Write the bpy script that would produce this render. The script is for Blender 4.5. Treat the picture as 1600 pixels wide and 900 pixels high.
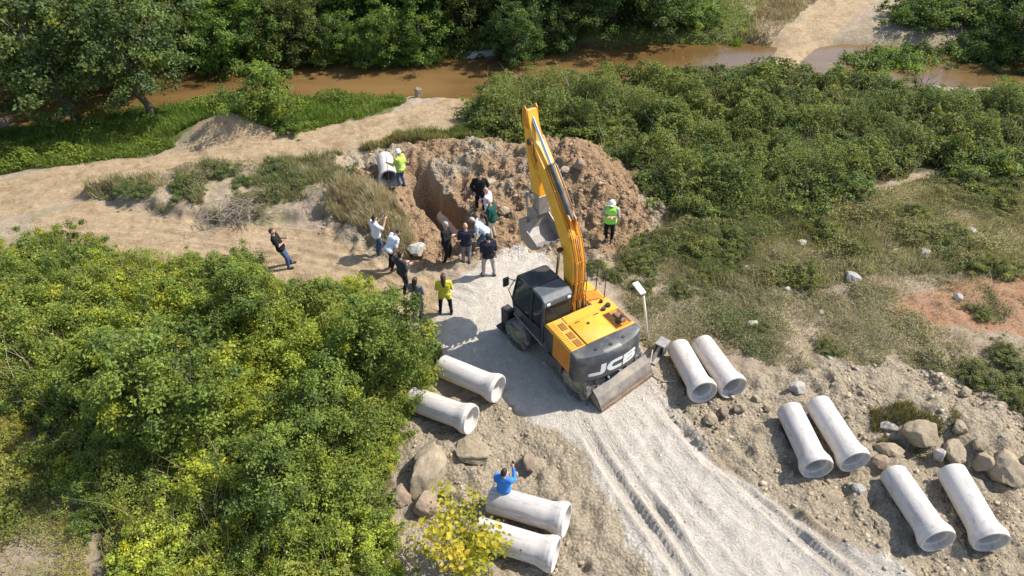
import bpy, bmesh, math, random
import numpy as np
from mathutils import Vector, Matrix

for o in list(bpy.data.objects): bpy.data.objects.remove(o)
scene = bpy.context.scene
COL = scene.collection
R = math.radians

# ---------------------------------------------------------------- camera
CF, CP, CH = 1080.0, R(41), 16.6            # focal length in px of the 1600 px photo, pitch below horizontal, height
cam_d = bpy.data.cameras.new('camera'); cam = bpy.data.objects.new('camera', cam_d); COL.objects.link(cam)
cam_d.sensor_width = 36.0; cam_d.lens = 36.0 * CF / 1600.0
cam_d.clip_start = 0.1; cam_d.clip_end = 3000
cam.location = (0, 0, CH); cam.rotation_euler = (R(90) - CP, 0, 0)
scene.camera = cam
# ---------------------------------------------------------------- sky, sun, exposure
SUN_EL, SUN_AZ = R(49), R(74)               # azimuth measured clockwise from +Y
world = bpy.data.worlds.new('World'); scene.world = world; world.use_nodes = True
nt = world.node_tree; nt.nodes.clear()
sky = nt.nodes.new('ShaderNodeTexSky'); sky.sky_type = 'NISHITA'; sky.sun_disc = False
sky.sun_elevation = SUN_EL; sky.sun_rotation = SUN_AZ; sky.air_density = 1.0; sky.dust_density = 1.2
bg = nt.nodes.new('ShaderNodeBackground'); bg.inputs['Strength'].default_value = 0.15
wo = nt.nodes.new('ShaderNodeOutputWorld')
nt.links.new(sky.outputs[0], bg.inputs[0]); nt.links.new(bg.outputs[0], wo.inputs[0])
sun_d = bpy.data.lights.new('sun', 'SUN'); sun_d.energy = 4.6; sun_d.angle = R(0.53); sun_d.color = (1.0, 0.95, 0.87)
sun = bpy.data.objects.new('sun', sun_d); COL.objects.link(sun)
sdir = Vector((math.sin(SUN_AZ) * math.cos(SUN_EL), math.cos(SUN_AZ) * math.cos(SUN_EL), math.sin(SUN_EL)))
sun.rotation_euler = sdir.to_track_quat('Z', 'Y').to_euler(); sun.location = sdir * 100
vs = scene.view_settings
vs.view_transform = 'Standard'; vs.look = 'None'; vs.exposure = 0.56; vs.gamma = 1.0; vs.use_curve_mapping = False
scene.render.engine = 'CYCLES'

# ---------------------------------------------------------------- pixel -> ground helpers
SP, CPc = math.sin(CP), math.cos(CP)
def W(px, py, z=0.0):
    u = (px - 800) / CF; v = (py - 450) / CF
    d = (CH - z) / (SP + v * CPc)
    return (u * d, d * (CPc - v * SP), z)
def WP(poly, z=0.0): return np.array([W(x, y, z)[:2] for x, y in poly])

# ---------------------------------------------------------------- numeric noise
_tab = np.random.default_rng(11).random((256, 256))
def vnoise(x, y, s=0):
    x = np.asarray(x, float) + s * 17.31; y = np.asarray(y, float) + s * 9.77
    xi = np.floor(x).astype(np.int64); yi = np.floor(y).astype(np.int64); fx = x - xi; fy = y - yi
    fx = fx * fx * (3 - 2 * fx); fy = fy * fy * (3 - 2 * fy)
    a = _tab[xi & 255, yi & 255]; b = _tab[(xi + 1) & 255, yi & 255]; c = _tab[xi & 255, (yi + 1) & 255]; d = _tab[(xi + 1) & 255, (yi + 1) & 255]
    return (a * (1 - fx) + b * fx) * (1 - fy) + (c * (1 - fx) + d * fx) * fy
def fbm(x, y, o=4, s=0):
    t = 0; a = 0.5; n = 0
    for k in range(o): t = t + a * vnoise(x * 2 ** k, y * 2 ** k, s + k * 3); n += a; a *= 0.5
    return t / n - 0.5
def sstep(a, b, x): t = np.clip((x - a) / (b - a), 0, 1); return t * t * (3 - 2 * t)
def seg_dist(x, y, pts):
    """distance to a polyline, the distance along it at the nearest point, and the signed offset"""
    best = np.full(np.shape(x), 1e9); al = np.zeros(np.shape(x)); sg = np.zeros(np.shape(x)); acc = 0
    for (ax, ay), (bx, by) in zip(pts[:-1], pts[1:]):
        dx, dy = bx - ax, by - ay; L = math.hypot(dx, dy)
        t = np.clip(((x - ax) * dx + (y - ay) * dy) / L ** 2, 0, 1)
        d = np.hypot(x - ax - t * dx, y - ay - t * dy)
        side = ((x - ax) * dy - (y - ay) * dx) / L
        m = d < best; best = np.where(m, d, best); al = np.where(m, acc + t * L, al); sg = np.where(m, side, sg); acc += L
    return best, al, sg
def poly_sd(x, y, P):
    """signed distance to a polygon, positive inside"""
    x = np.asarray(x, float); y = np.asarray(y, float)
    best = np.full(x.shape, 1e9); ins = np.zeros(x.shape, bool); n = len(P)
    for i in range(n):
        ax, ay = P[i]; bx, by = P[(i + 1) % n]; dx, dy = bx - ax, by - ay; L2 = dx * dx + dy * dy + 1e-12
        t = np.clip(((x - ax) * dx + (y - ay) * dy) / L2, 0, 1)
        best = np.minimum(best, np.hypot(x - ax - t * dx, y - ay - t * dy))
        c = ((ay > y) != (by > y)) & (x < (bx - ax) * (y - ay) / (by - ay + 1e-12) + ax); ins ^= c
    return np.where(ins, best, -best)

# ---------------------------------------------------------------- layout of the place (outlines read off the photo, laid on the ground)
Z_pale = WP([(672,505),(700,440),(760,400),(800,388),(850,395),(880,430),(960,480),(1015,560),(1040,630),(1090,690),(1190,765),(1300,830),(1440,905),(1640,1010),(1120,1010),(1040,900),(985,830),(930,745),(900,690),(850,665),(790,635),(760,600),(690,545)])
Z_road = WP([(-500,375),(-500,300),(-200,292),(0,278),(120,258),(260,240),(330,218),(480,203),(600,180),(690,152),(740,138),(752,165),(720,200),(600,222),(520,245),(400,252),(250,268),(150,300),(60,333),(0,340)])
Z_trk2 = WP([(40,350),(130,316),(260,335),(340,352),(430,350),(560,362),(600,395),(690,420),(720,470),(690,530),(560,500),(430,470),(330,430),(200,410),(80,385)])
Z_spoil = WP([(535,245),(620,212),(700,222),(800,222),(880,218),(950,240),(1010,290),(1070,325),(1030,375),(970,402),(860,402),(770,402),(700,425),(640,425),(560,400),(500,345),(520,300)])
Z_red = WP([(850,232),(930,228),(1000,285),(1000,345),(930,365),(870,345)])
Z_rubL = WP([(600,640),(760,600),(800,640),(850,665),(905,700),(940,760),(985,830),(1040,900),(1120,1010),(560,1010),(640,820)])
Z_rubR = WP([(1010,560),(1060,545),(1200,580),(1290,565),(1400,560),(1560,605),(1640,720),(1760,1010),(1640,1010),(1440,905),(1300,830),(1190,765),(1090,690),(1040,630)])
Z_grnL = WP([(-500,310),(-200,292),(0,276),(250,240),(290,215),(430,212),(600,178),(640,158),(632,146),(540,140),(300,150),(0,190),(-500,215)])
Z_redR = WP([(1400,470),(1500,452),(1600,440),(1780,500),(1700,545),(1580,540),(1500,528),(1400,500)])
Z_thL = WP([(-600,400),(0,395),(120,395),(250,415),(380,425),(470,450),(560,470),(610,500),(690,520),(690,560),(660,620),(640,690),(600,770),(600,1010),(200,1010),(130,800),(30,640),(-600,600)])
Z_thR = WP([(735,215),(745,160),(790,128),(900,128),(1200,122),(1330,130),(1400,152),(1600,160),(2000,165),(2000,290),(1600,275),(1450,262),(1330,300),(1230,345),(1090,365),(1015,300),(960,250),(890,218),(800,222)])
Z_weedR = WP([(1010,300),(1300,310),(1600,255),(2000,290),(2000,460),(1600,440),(1400,445),(1180,455),(1040,440),(960,402),(1050,350)])
Z_slopeR = WP([(960,400),(1200,420),(1600,420),(2000,420),(2000,800),(1640,700),(1560,605),(1400,560),(1250,575),(1060,540),(1010,540)])
Z_ridge = WP([(140,305),(270,268),(400,262),(520,250),(560,300),(520,350),(420,345),(330,345),(250,328)])
Z_dryL = WP([(-600,600),(30,640),(130,800),(200,1010),(-600,1010)])
Z_road2 = WP([(1120,122),(1135,100),(1185,72),(1265,15),(1320,-40),(1500,-150),(1640,-150),(1480,-60),(1370,0),(1300,55),(1255,100),(1240,122)])
RIVER = [W(x, y, -0.8)[:2] for x, y in [(-700,222),(-300,200),(0,176),(150,158),(300,135),(450,124),(600,124),(720,122),(850,105),(1000,103),(1150,97),(1300,101),(1500,108),(1800,112),(2400,130)]]
TRENCH = [W(x, y)[:2] for x, y in [(652,276),(676,318),(718,354)]]
PATHS = [[W(x, y)[:2] for x, y in l] for l in (          # wheel paths in the pale track
    [(868,575),(908,640),(985,755),(1085,900),(1150,1000)], [(985,560),(1015,600),(1110,708),(1290,858),(1450,985)],
    [(1010,585),(1075,672),(1190,772),(1345,872),(1500,965)], [(940,600),(1000,672),(1075,780),(1180,900),(1260,1000)],
    [(-300,322),(0,305),(140,280),(300,248),(500,222),(640,188),(735,150)], [(-100,372),(90,352),(220,352),(340,372),(470,388),(590,420),(680,452)])]
SUBS = ((0, -.23, .23), (1, -.23, .23), (2, 0.0), (3, -.1), (4, -.85, -.3, .85, 1.3), (5, -.8, -.35, .25, .7))

def mound(x, y, px, py, rx, ry, h, rot=0.0, pw=1.0):
    cx, cy, _ = W(px, py); dx = x - cx; dy = y - cy; c, s = math.cos(rot), math.sin(rot)
    q = ((dx * c + dy * s) / rx) ** 2 + ((-dx * s + dy * c) / ry) ** 2
    return h * np.exp(-q * pw)
def ground_h(x, y):
    x = np.asarray(x, float); y = np.asarray(y, float)
    near = sstep(60, 42, y)
    pale = sstep(-0.5, 0.6, poly_sd(x, y, Z_pale)); road = np.maximum(sstep(-.4, .5, poly_sd(x, y, Z_road)), sstep(-.4, .5, poly_sd(x, y, Z_trk2)))
    spoil = sstep(-0.8, 0.8, poly_sd(x, y, Z_spoil)); rub = np.maximum(sstep(-.5, .5, poly_sd(x, y, Z_rubL)), sstep(-.5, .5, poly_sd(x, y, Z_rubR)))
    smooth = np.maximum(pale, road)
    h = fbm(x * .22, y * .22, 3, 1) * .35 * near + fbm(x * .9, y * .9, 4, 2) * (.16 * (1 - smooth) + .04)
    lump = fbm(x * 2.6, y * 2.6, 4, 5)
    h = h + lump * (.62 * spoil * (1 - .9 * pale) + .40 * rub * (1 - pale) + .04 * smooth + .06 + .14 * (1 - smooth) * (1 - spoil) * (1 - rub)) + np.abs(fbm(x * 6.5, y * 6.5, 3, 15)) * (-.20) * np.maximum(spoil, rub) * (1 - pale)
    ridged = np.abs(fbm(x * 1.7, y * 1.7, 3, 9))
    h = h + (.12 - ridged) * .85 * spoil * (1 - pale)
    # heaps
    h = h + mound(x, y, 905, 300, 2.1, 2.0, 1.35) + mound(x, y, 870, 258, 2.2, 1.5, .8) + mound(x, y, 965, 330, 1.4, 1.4, .5)
    h = h + mound(x, y, 735, 252, 2.6, 1.6, .75, .2) + mound(x, y, 785, 300, 1.5, 2.0, .45)
    h = h + mound(x, y, 592, 350, 1.5, 2.2, .75, .5) + mound(x, y, 545, 318, 1.6, 1.3, .45)
    h = h + (.42 + fbm(x * 1.2, y * 1.2, 3, 17) * .3) * sstep(-.25, .35, poly_sd(x, y, Z_ridge) + fbm(x * 1.1, y * 1.1, 3, 16) * 1.0)
    h = h + mound(x, y, 345, 212, 1.8, .8, .9) + mound(x, y, 390, 205, 1.2, .8, .5)
    h = h + mound(x, y, 1440, 660, 1.5, .9, .45, -.4) + mound(x, y, 1540, 680, 1.6, 1.2, .5) + mound(x, y, 1310, 590, 1.6, .7, .3)
    h = h + mound(x, y, 700, 700, 1.0, .8, .25) + mound(x, y, 1590, 470, 4, 3, .5)
    # river channel
    d, a, s = seg_dist(x, y, RIVER)
    wob = fbm(a * .25, a * 0 + 3, 3, 4) * 1.2
    h = h * sstep(0.6, 4.0, d) + 0
    ford = np.maximum(sstep(-.5, 1.5, poly_sd(x, y, Z_road)), sstep(-.5, 1.5, poly_sd(x, y, Z_road2)))
    ford2 = sstep(-1.0, 1.0, poly_sd(x, y, Z_road2))
    h = h - 1.25 * sstep(4.0, 2.2, d + wob) * (1 - .3 * ford) * (1 - .5 * ford2) - .25 * sstep(6.5, 3.5, d)
    # trench
    dt, at, st = seg_dist(x, y, TRENCH)
    wt = .56 + .22 * sstep(0, 4, at) + fbm(x * 1.5, y * 1.5, 3, 7) * .35
    h = h - 2.1 * sstep(wt + .08, wt - .22, dt) * sstep(-.2, 1.0, at + .2)
    # ruts of wheels
    for k, *offs in SUBS:
        dr, ar, sr = seg_dist(x, y, PATHS[k]); sr = sr + fbm(ar * .4, ar * 0 + k, 2, 20 + k) * .22
        endm = sstep(0, .8, ar) * sstep(1.6, 1.2, dr); amp = (1.8, 1.8, 1.4, .8, 1.0, .65)[k]
        for q, o_ in enumerate(offs):
            g = np.abs(sr - o_); fade = .45 + .9 * np.clip(.5 + fbm(ar * .6, ar * 0 + 7 * k + q, 2, 60 + k) * 2, 0, 1)
            lip = np.exp(-((g - .26) / .085) ** 2) * (.3 + 1.2 * vnoise(ar * 1.3, sr * 2, k + q))
            h = h + endm * amp * fade * (-.048 * sstep(.26, .10, g) + .036 * lip)
    dr, ar, sr = seg_dist(x, y, PATHS[3]); st_ = sstep(.1, .8, poly_sd(x, y, Z_pale)) * sstep(15.5, 13.5, y)
    h = h + st_ * (fbm(sr * 7, ar * .35, 3, 80) * .05 + fbm(x * 5, y * 5, 3, 82) * .05)
    # levelled standing of the machine
    mx, my = 1.95, 15.8; dm = np.hypot(x - mx, y - my); k = sstep(4.2, 2.6, dm)
    h = h * (1 - k * .85)
    return h
def gz(x, y): return float(ground_h(np.array([x]), np.array([y]))[0])
def hit(px, py, lift=0.0):
    u = (px - 800) / CF; v = (py - 450) / CF
    r = np.array([u, CPc - v * SP, -SP - v * CPc])
    t = np.linspace(14, 75, 1600); X = r[0] * t; Y = r[1] * t; Zr = CH + r[2] * t
    g = ground_h(X, Y) + lift; i = int(np.argmax(Zr <= g)); i = max(i, 1)
    a, b = Zr[i - 1] - g[i - 1], Zr[i] - g[i]; f = a / (a - b + 1e-9)
    tt = t[i - 1] + f * (t[i] - t[i - 1]); return Vector((r[0] * tt, r[1] * tt, CH + r[2] * tt))

# ---------------------------------------------------------------- object helpers
def mesh_np(name, V, F, col=None, mats=(), smooth=False):
    V = np.asarray(V, np.float32); F = np.asarray(F, np.int32); k = F.shape[1]
    me = bpy.data.meshes.new(name); me.vertices.add(len(V)); me.vertices.foreach_set('co', V.ravel())
    me.loops.add(F.size); me.loops.foreach_set('vertex_index', F.ravel())
    me.polygons.add(len(F)); me.polygons.foreach_set('loop_start', np.arange(0, F.size, k, dtype=np.int32))
    try: me.polygons.foreach_set('loop_total', np.full(len(F), k, np.int32))
    except Exception: pass
    if col is not None:
        c = np.ones((len(V), 4), np.float32); c[:, :3] = col
        at = me.color_attributes.new('tint', 'FLOAT_COLOR', 'POINT'); at.data.foreach_set('color', c.ravel())
    me.update(calc_edges=True)
    for m in mats: me.materials.append(m)
    if smooth: me.polygons.foreach_set('use_smooth', np.ones(len(F), bool))
    return me
def link(name, data, parent=None, loc=None, rot=None, scale=None):
    o = bpy.data.objects.new(name, data); COL.objects.link(o)
    if parent: o.parent = parent
    if loc is not None: o.location = loc
    if rot is not None: o.rotation_euler = rot
    if scale is not None: o.scale = scale if hasattr(scale, '__len__') else (scale,) * 3
    return o
def tag(o, label=None, cat=None, group=None, kind=None):
    if label: o['label'] = label
    if cat: o['category'] = cat
    if group: o['group'] = group
    if kind: o['kind'] = kind
    return o
def thing(name, label, cat, loc=(0, 0, 0), rot=(0, 0, 0), group=None):
    return tag(link(name, None, None, loc, rot), label, cat, group)

class MB:
    """collects shapes into one bmesh"""
    def __init__(s): s.b = bmesh.new()
    def box(s, lo, hi, bev=0.0, M=None, seg=1):
        t = bmesh.new(); bmesh.ops.create_cube(t, size=1)
        for v in t.verts: v.co = Vector([lo[i] + (v.co[i] + .5) * (hi[i] - lo[i]) for i in range(3)])
        if bev: bmesh.ops.bevel(t, geom=list(t.edges), offset=bev, segments=seg, affect='EDGES', profile=.5)
        return s._add(t, M)
    def _add(s, t, M=None):
        if M is not None: bmesh.ops.transform(t, matrix=M, verts=t.verts)
        me = bpy.data.meshes.new('t'); t.to_mesh(me); t.free(); s.b.from_mesh(me); bpy.data.meshes.remove(me); return s
    def prism(s, pts, axis, a, b, bev=0.0, M=None):
        """polygon of 2D points extruded along an axis ('x': pts are (y,z), 'y': (x,z), 'z': (x,y))"""
        f = {'x': lambda p, k: (k, p[0], p[1]), 'y': lambda p, k: (p[0], k, p[1]), 'z': lambda p, k: (p[0], p[1], k)}[axis]
        t = bmesh.new(); A = [t.verts.new(f(p, a)) for p in pts]; B = [t.verts.new(f(p, b)) for p in pts]; n = len(pts)
        t.faces.new(A); t.faces.new(B[::-1])
        for i in range(n): t.faces.new([A[(i + 1) % n], A[i], B[i], B[(i + 1) % n]])
        bmesh.ops.recalc_face_normals(t, faces=t.faces)
        if bev: bmesh.ops.bevel(t, geom=list(t.edges), offset=bev, segments=1, affect='EDGES', profile=.5)
        return s._add(t, M)
    def tube(s, path, r, n=8, cap=True, M=None):
        P = [Vector(p) for p in path]; rs = r if hasattr(r, '__len__') else [r] * len(P)
        t = bmesh.new(); rings = []; up = None
        for i, p in enumerate(P):
            d = (P[min(i + 1, len(P) - 1)] - P[max(i - 1, 0)]).normalized()
            if up is None: up = d.orthogonal().normalized()
            up = (up - d * up.dot(d)).normalized(); sd = d.cross(up)
            rings.append([t.verts.new(p + (up * math.cos(k * 2 * math.pi / n) + sd * math.sin(k * 2 * math.pi / n)) * rs[i]) for k in range(n)])
        for a, b in zip(rings[:-1], rings[1:]):
            for k in range(n): t.faces.new([a[k], a[(k + 1) % n], b[(k + 1) % n], b[k]])
        if cap: t.faces.new(rings[0][::-1]); t.faces.new(rings[-1])
        return s._add(t, M)
    def lathe(s, prof, n=32, M=None, closed=False):
        """profile of (radius, height) spun about z"""
        t = bmesh.new(); rings = []
        for r, z in prof: rings.append([t.verts.new((r * math.cos(k * 2 * math.pi / n), r * math.sin(k * 2 * math.pi / n), z)) for k in range(n)])
        pairs = list(zip(rings[:-1], rings[1:])) + ([(rings[-1], rings[0])] if closed else [])
        for a, b in pairs:
            for k in range(n):
                try: t.faces.new([a[k], a[(k + 1) % n], b[(k + 1) % n], b[k]])
                except ValueError: pass
        bmesh.ops.remove_doubles(t, verts=t.verts, dist=1e-5); bmesh.ops.recalc_face_normals(t, faces=t.faces)
        return s._add(t, M)
    def done(s, name, mat, parent=None, smooth=False, auto=None, **k):
        me = bpy.data.meshes.new(name); s.b.to_mesh(me); s.b.free()
        if mat: me.materials.append(mat)
        if smooth or auto:
            me.polygons.foreach_set('use_smooth', np.ones(len(me.polygons), bool))
            if auto: me.set_sharp_from_angle(angle=R(auto))
        return link(name, me, parent, **k)

# ---------------------------------------------------------------- materials
class NT:
    def __init__(s, name):
        s.m = bpy.data.materials.new(name); s.m.use_nodes = True; s.t = s.m.node_tree; s.t.nodes.clear()
        s.out = s.n('ShaderNodeOutputMaterial')
    def n(s, typ, **kw):
        nd = s.t.nodes.new(typ)
        for k, v in kw.items():
            if k.startswith('i_'): nd.inputs[k[2:].replace('_', ' ')].default_value = v
            else: setattr(nd, k, v)
        return nd
    def l(s, a, b): s.t.links.new(a, b)
    def noise(s, scale, detail=4, rough=.6, vec=None, dist=0.0):
        n = s.n('ShaderNodeTexNoise'); n.inputs['Scale'].default_value = scale; n.inputs['Detail'].default_value = detail; n.inputs['Roughness'].default_value = rough; n.inputs['Distortion'].default_value = dist
        if vec is not None: s.l(vec, n.inputs['Vector'])
        return n.outputs['Fac']
    def ramp(s, fac, stops):
        r = s.n('ShaderNodeValToRGB'); e = r.color_ramp.elements
        while len(e) < len(stops): e.new(.5)
        for k, (p, c) in enumerate(stops): e[k].position = p; e[k].color = (*c, 1) if hasattr(c, '__len__') else (c, c, c, 1)
        s.l(fac, r.inputs[0]); return r.outputs[0]
    def mix(s, fac, a, b, mode='MIX'):
        m = s.n('ShaderNodeMix', data_type='RGBA', blend_type=mode)
        for sock, v in ((m.inputs[0], fac), (m.inputs[6], a), (m.inputs[7], b)):
            if hasattr(v, 'is_output') or hasattr(v, 'links'): s.l(v, sock)
            elif hasattr(v, '__len__'): sock.default_value = (*v, 1)
            else: sock.default_value = v
        return m.outputs[2]
    def math(s, op, a, b=0.0, clamp=False):
        m = s.n('ShaderNodeMath', operation=op, use_clamp=clamp)
        for sock, v in ((m.inputs[0], a), (m.inputs[1], b)):
            if hasattr(v, 'links'): s.l(v, sock)
            else: sock.default_value = v
        return m.outputs[0]
    def pbr(s, color, rough=.8, metal=0.0, bump=None, bs=.3, bd=.02, spec=.5):
        p = s.n('ShaderNodeBsdfPrincipled')
        for nm, v in (('Base Color', color), ('Roughness', rough), ('Metallic', metal)):
            if hasattr(v, 'links'): s.l(v, p.inputs[nm])
            else: p.inputs[nm].default_value = (*v, 1) if hasattr(v, '__len__') else v
        p.inputs['Specular IOR Level'].default_value = spec
        if bump is not None:
            b = s.n('ShaderNodeBump'); b.inputs['Strength'].default_value = bs; b.inputs['Distance'].default_value = bd
            s.l(bump, b.inputs['Height']); s.l(b.outputs[0], p.inputs['Normal'])
        s.l(p.outputs[0], s.out.inputs[0]); return p

def simple(name, col, rough=.7, metal=0.0, var=.25, scale=6.0, dust=None, dustamt=.35, bump=.1, spec=.5):
    k = NT(name); tc = k.n('ShaderNodeTexCoord').outputs['Object']
    n = k.noise(scale, 5, .65, tc); c = k.mix(k.ramp(n, [(.3, 0.0), (.7, 1.0)]), [x * (1 - var) for x in col], [min(1, x * (1 + var)) for x in col])
    if dust:
        d = k.ramp(k.noise(scale * .45, 6, .7, tc, .3), [(.45, 0.0), (.75, dustamt * 2 if dustamt < .5 else 1.0)])
        c = k.mix(d, c, dust)
    k.pbr(c, rough, metal, k.noise(scale * 6, 4, .6, tc), bump, .01, spec); return k.m
DUST = (.42, .36, .28)
M = {}
M['yellow'] = simple('excavator_yellow_paint', (.80, .39, .022), .45, 0, .14, 2.2, (.50, .36, .16), .30, .05)
M['orange'] = simple('worn_orange_paint', (.60, .22, .012), .45, 0, .18, 4, (.30, .17, .06), .3, .05)
M['charcoal'] = simple('charcoal_paint', (.045, .05, .055), .42, 0, .2, 3, DUST, .2, .03)
M['cabdark'] = simple('cab_dark_paint', (.022, .026, .032), .35, 0, .2, 3, DUST, .1, .03)
M['roofgrey'] = simple('cab_roof_grey', (.075, .085, .095), .5, 0, .2, 4, DUST, .2, .04)
M['black'] = simple('black_plastic', (.02, .02, .021), .55, 0, .2, 6, DUST, .12, .05)
M['rubber'] = simple('tyre_rubber', (.07, .068, .065), .9, 0, .25, 6, (.42, .38, .32), .48, .2)
M['rim'] = simple('dusty_rim', (.30, .28, .16), .6, 0, .2, 5, DUST, .3, .05)
M['steel'] = simple('worn_steel', (.30, .28, .26), .5, .35, .25, 7, (.40, .34, .27), .4, .15)
M['blade_steel'] = simple('muddy_blade_steel', (.19, .165, .14), .65, .2, .3, 4, (.36, .30, .23), .48, .25)
M['rust'] = simple('rusty_steel', (.20, .12, .07), .75, .1, .35, 9, DUST, .3, .2)
M['chrome'] = simple('chromed_rod', (.62, .64, .66), .18, 1.0, .05, 5)
M['white'] = simple('white_lettering', (.80, .80, .78), .55, 0, .06, 5, DUST, .12, .02)
M['grille'] = simple('rusty_brown_grille', (.16, .075, .02), .7, 0, .35, 14, (.3, .2, .1), .3, .2)
M['hose'] = simple('rubber_hose', (.035, .03, .025), .6, 0, .2, 8, (.40, .2, .05), .25, .05)
M['hose_orange'] = simple('painted_orange_hose', (.55, .24, .04), .5, 0, .25, 9, (.2, .12, .05), .3, .05)
M['lamp'] = simple('clear_lamp', (.75, .76, .78), .15, 0, .05, 5)
M['pole'] = simple('white_painted_pole', (.72, .70, .64), .6, 0, .1, 6, (.4, .33, .25), .3, .05)
M['cable'] = simple('tan_cable', (.40, .35, .27), .7, 0, .15, 8)
M['cseat'] = simple('seat_fabric', (.06, .055, .05), .9)
M['wood'] = simple('bark', (.11, .085, .06), .95, 0, .35, 9, None, 0, .5)
M['deadwood'] = simple('dead_twig', (.26, .21, .16), .95, 0, .3, 9)
k = NT('tinted_glass'); k.pbr((.05, .065, .07), .06, 0); g = k.n('ShaderNodeBsdfTransparent'); g.inputs[0].default_value = (.55, .62, .62, 1)
mx = k.n('ShaderNodeMixShader'); mx.inputs[0].default_value = .42
pb = [n for n in k.t.nodes if n.type == 'BSDF_PRINCIPLED'][0]
k.l(g.outputs[0], mx.inputs[1]); k.l(pb.outputs[0], mx.inputs[2]); k.l(mx.outputs[0], k.out.inputs[0]); M['glass'] = k.m
# concrete of the pipes
k = NT('pipe_concrete'); tc = k.n('ShaderNodeTexCoord').outputs['Object']; oi = k.n('ShaderNodeObjectInfo')
mp = k.n('ShaderNodeMapping'); k.l(tc, mp.inputs[0]); mp.inputs['Scale'].default_value = (5, 5, .7)
va = k.n('ShaderNodeVectorMath', operation='ADD'); k.l(mp.outputs[0], va.inputs[0]); k.l(oi.outputs['Random'], va.inputs[1])
c = k.mix(k.ramp(k.noise(1.0, 6, .7, va.outputs[0]), [(.35, 0.0), (.7, 1.0)]), (.56, .515, .46), (.70, .65, .59))
c = k.mix(k.ramp(k.noise(3.2, 6, .7, tc, .4), [(.56, 0.0), (.74, .8)]), c, (.34, .30, .25))
c = k.mix(k.ramp(k.noise(22, 3, .6, tc), [(.60, 0.0), (.72, .5)]), c, (.30, .27, .24))
c = k.mix(k.ramp(oi.outputs['Random'], [(0.0, 0.0), (1.0, .35)]), c, (.52, .46, .42))
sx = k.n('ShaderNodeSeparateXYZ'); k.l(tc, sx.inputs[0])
dark_line = k.math('LESS_THAN', k.math('ABSOLUTE', sx.outputs[0]), .007); c = k.mix(k.math('MULTIPLY', dark_line, .55), c, (.26, .235, .21))  # thin darker line running lengthwise along the pipe
c = k.mix(k.ramp(k.math('ADD', k.noise(1.6, 7, .75, va.outputs[0], 1.0), k.math('MULTIPLY', oi.outputs['Random'], .06)), [(.56, 0.0), (.68, .7)]), c, (.36, .31, .25))
k.pbr(c, .9, 0, k.noise(40, 5, .7, tc), .25, .01, .2); M['concrete'] = k.m
# rock
def rock_mat(name, a, b, moss=None):
    k = NT(name); tc = k.n('ShaderNodeTexCoord').outputs['Object']; oi = k.n('ShaderNodeObjectInfo')
    va = k.n('ShaderNodeVectorMath', operation='ADD'); k.l(tc, va.inputs[0]); k.l(oi.outputs['Location'], va.inputs[1])
    c = k.mix(k.ramp(k.noise(2.2, 8, .7, va.outputs[0], .6), [(.3, 0.0), (.7, 1.0)]), a, b)
    c = k.mix(k.ramp(k.noise(9, 5, .7, va.outputs[0]), [(.5, 0.0), (.75, .6)]), c, [x * .45 for x in a])
    if moss: c = k.mix(k.ramp(k.noise(3, 6, .7, va.outputs[0]), [(.55, 0.0), (.66, .8)]), c, moss)
    h = k.math('ADD', k.noise(5, 8, .75, va.outputs[0], .5), k.math('MULTIPLY', k.noise(26, 4, .7, va.outputs[0]), .35))
    k.pbr(c, .95, 0, h, .8, .05, .15); return k.m
M['rock'] = rock_mat('grey_brown_rock', (.30, .235, .155), (.46, .375, .265))
M['rock_red'] = rock_mat('reddish_brown_rock', (.27, .19, .13), (.40, .31, .23))
M['rock_pale'] = rock_mat('pale_rock', (.40, .365, .31), (.56, .52, .46))
M['rock_moss'] = rock_mat('earthy_rock', (.29, .23, .15), (.42, .345, .24), (.13, .15, .06))
# clods and gravel take a tint of their own
k = NT('soil_clod'); at = k.n('ShaderNodeAttribute', attribute_name='tint'); tc = k.n('ShaderNodeTexCoord').outputs['Object']
c = k.mix(.5, at.outputs[0], k.mix(k.noise(14, 5, .7, tc), (.55, .5, .42), (1.3, 1.25, 1.2)), 'MULTIPLY')
k.pbr(c, .97, 0, k.noise(30, 4, .7, tc), .6, .02, .1); M['clod'] = k.m
# leaves and blades
def leaf_mat(name, transl=.35, rough=.5):
    k = NT(name); at = k.n('ShaderNodeAttribute', attribute_name='tint'); oi = k.n('ShaderNodeObjectInfo')
    c = k.mix(1.0, at.outputs[0], oi.outputs['Color'], 'MULTIPLY')
    p = k.pbr(c, rough, 0, spec=.22)
    t = k.n('ShaderNodeBsdfTranslucent'); k.l(k.mix(1.0, c, (1.25, 1.15, .55), 'MULTIPLY'), t.inputs[0])
    mx = k.n('ShaderNodeMixShader'); mx.inputs[0].default_value = transl
    k.l(p.outputs[0], mx.inputs[1]); k.l(t.outputs[0], mx.inputs[2]); k.l(mx.outputs[0], k.out.inputs[0]); return k.m
M['leaf'] = leaf_mat('leaf', .42, .5); M['blade'] = leaf_mat('grass_blade', .3, .6)
# river water: opaque muddy water
k = NT('muddy_river_water'); tc = k.n('ShaderNodeTexCoord').outputs['Object']
mp = k.n('ShaderNodeMapping'); k.l(tc, mp.inputs[0]); mp.inputs['Scale'].default_value = (.35, 1.0, 1)
c = k.mix(k.ramp(k.noise(.35, 5, .6, mp.outputs[0], .5), [(.35, 0.0), (.68, 1.0)]), (.12, .068, .024), (.20, .12, .046))
k.pbr(c, .10, 0, k.noise(2.2, 6, .65, mp.outputs[0], .5), .28, .04, .5); M['water'] = k.m

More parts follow.
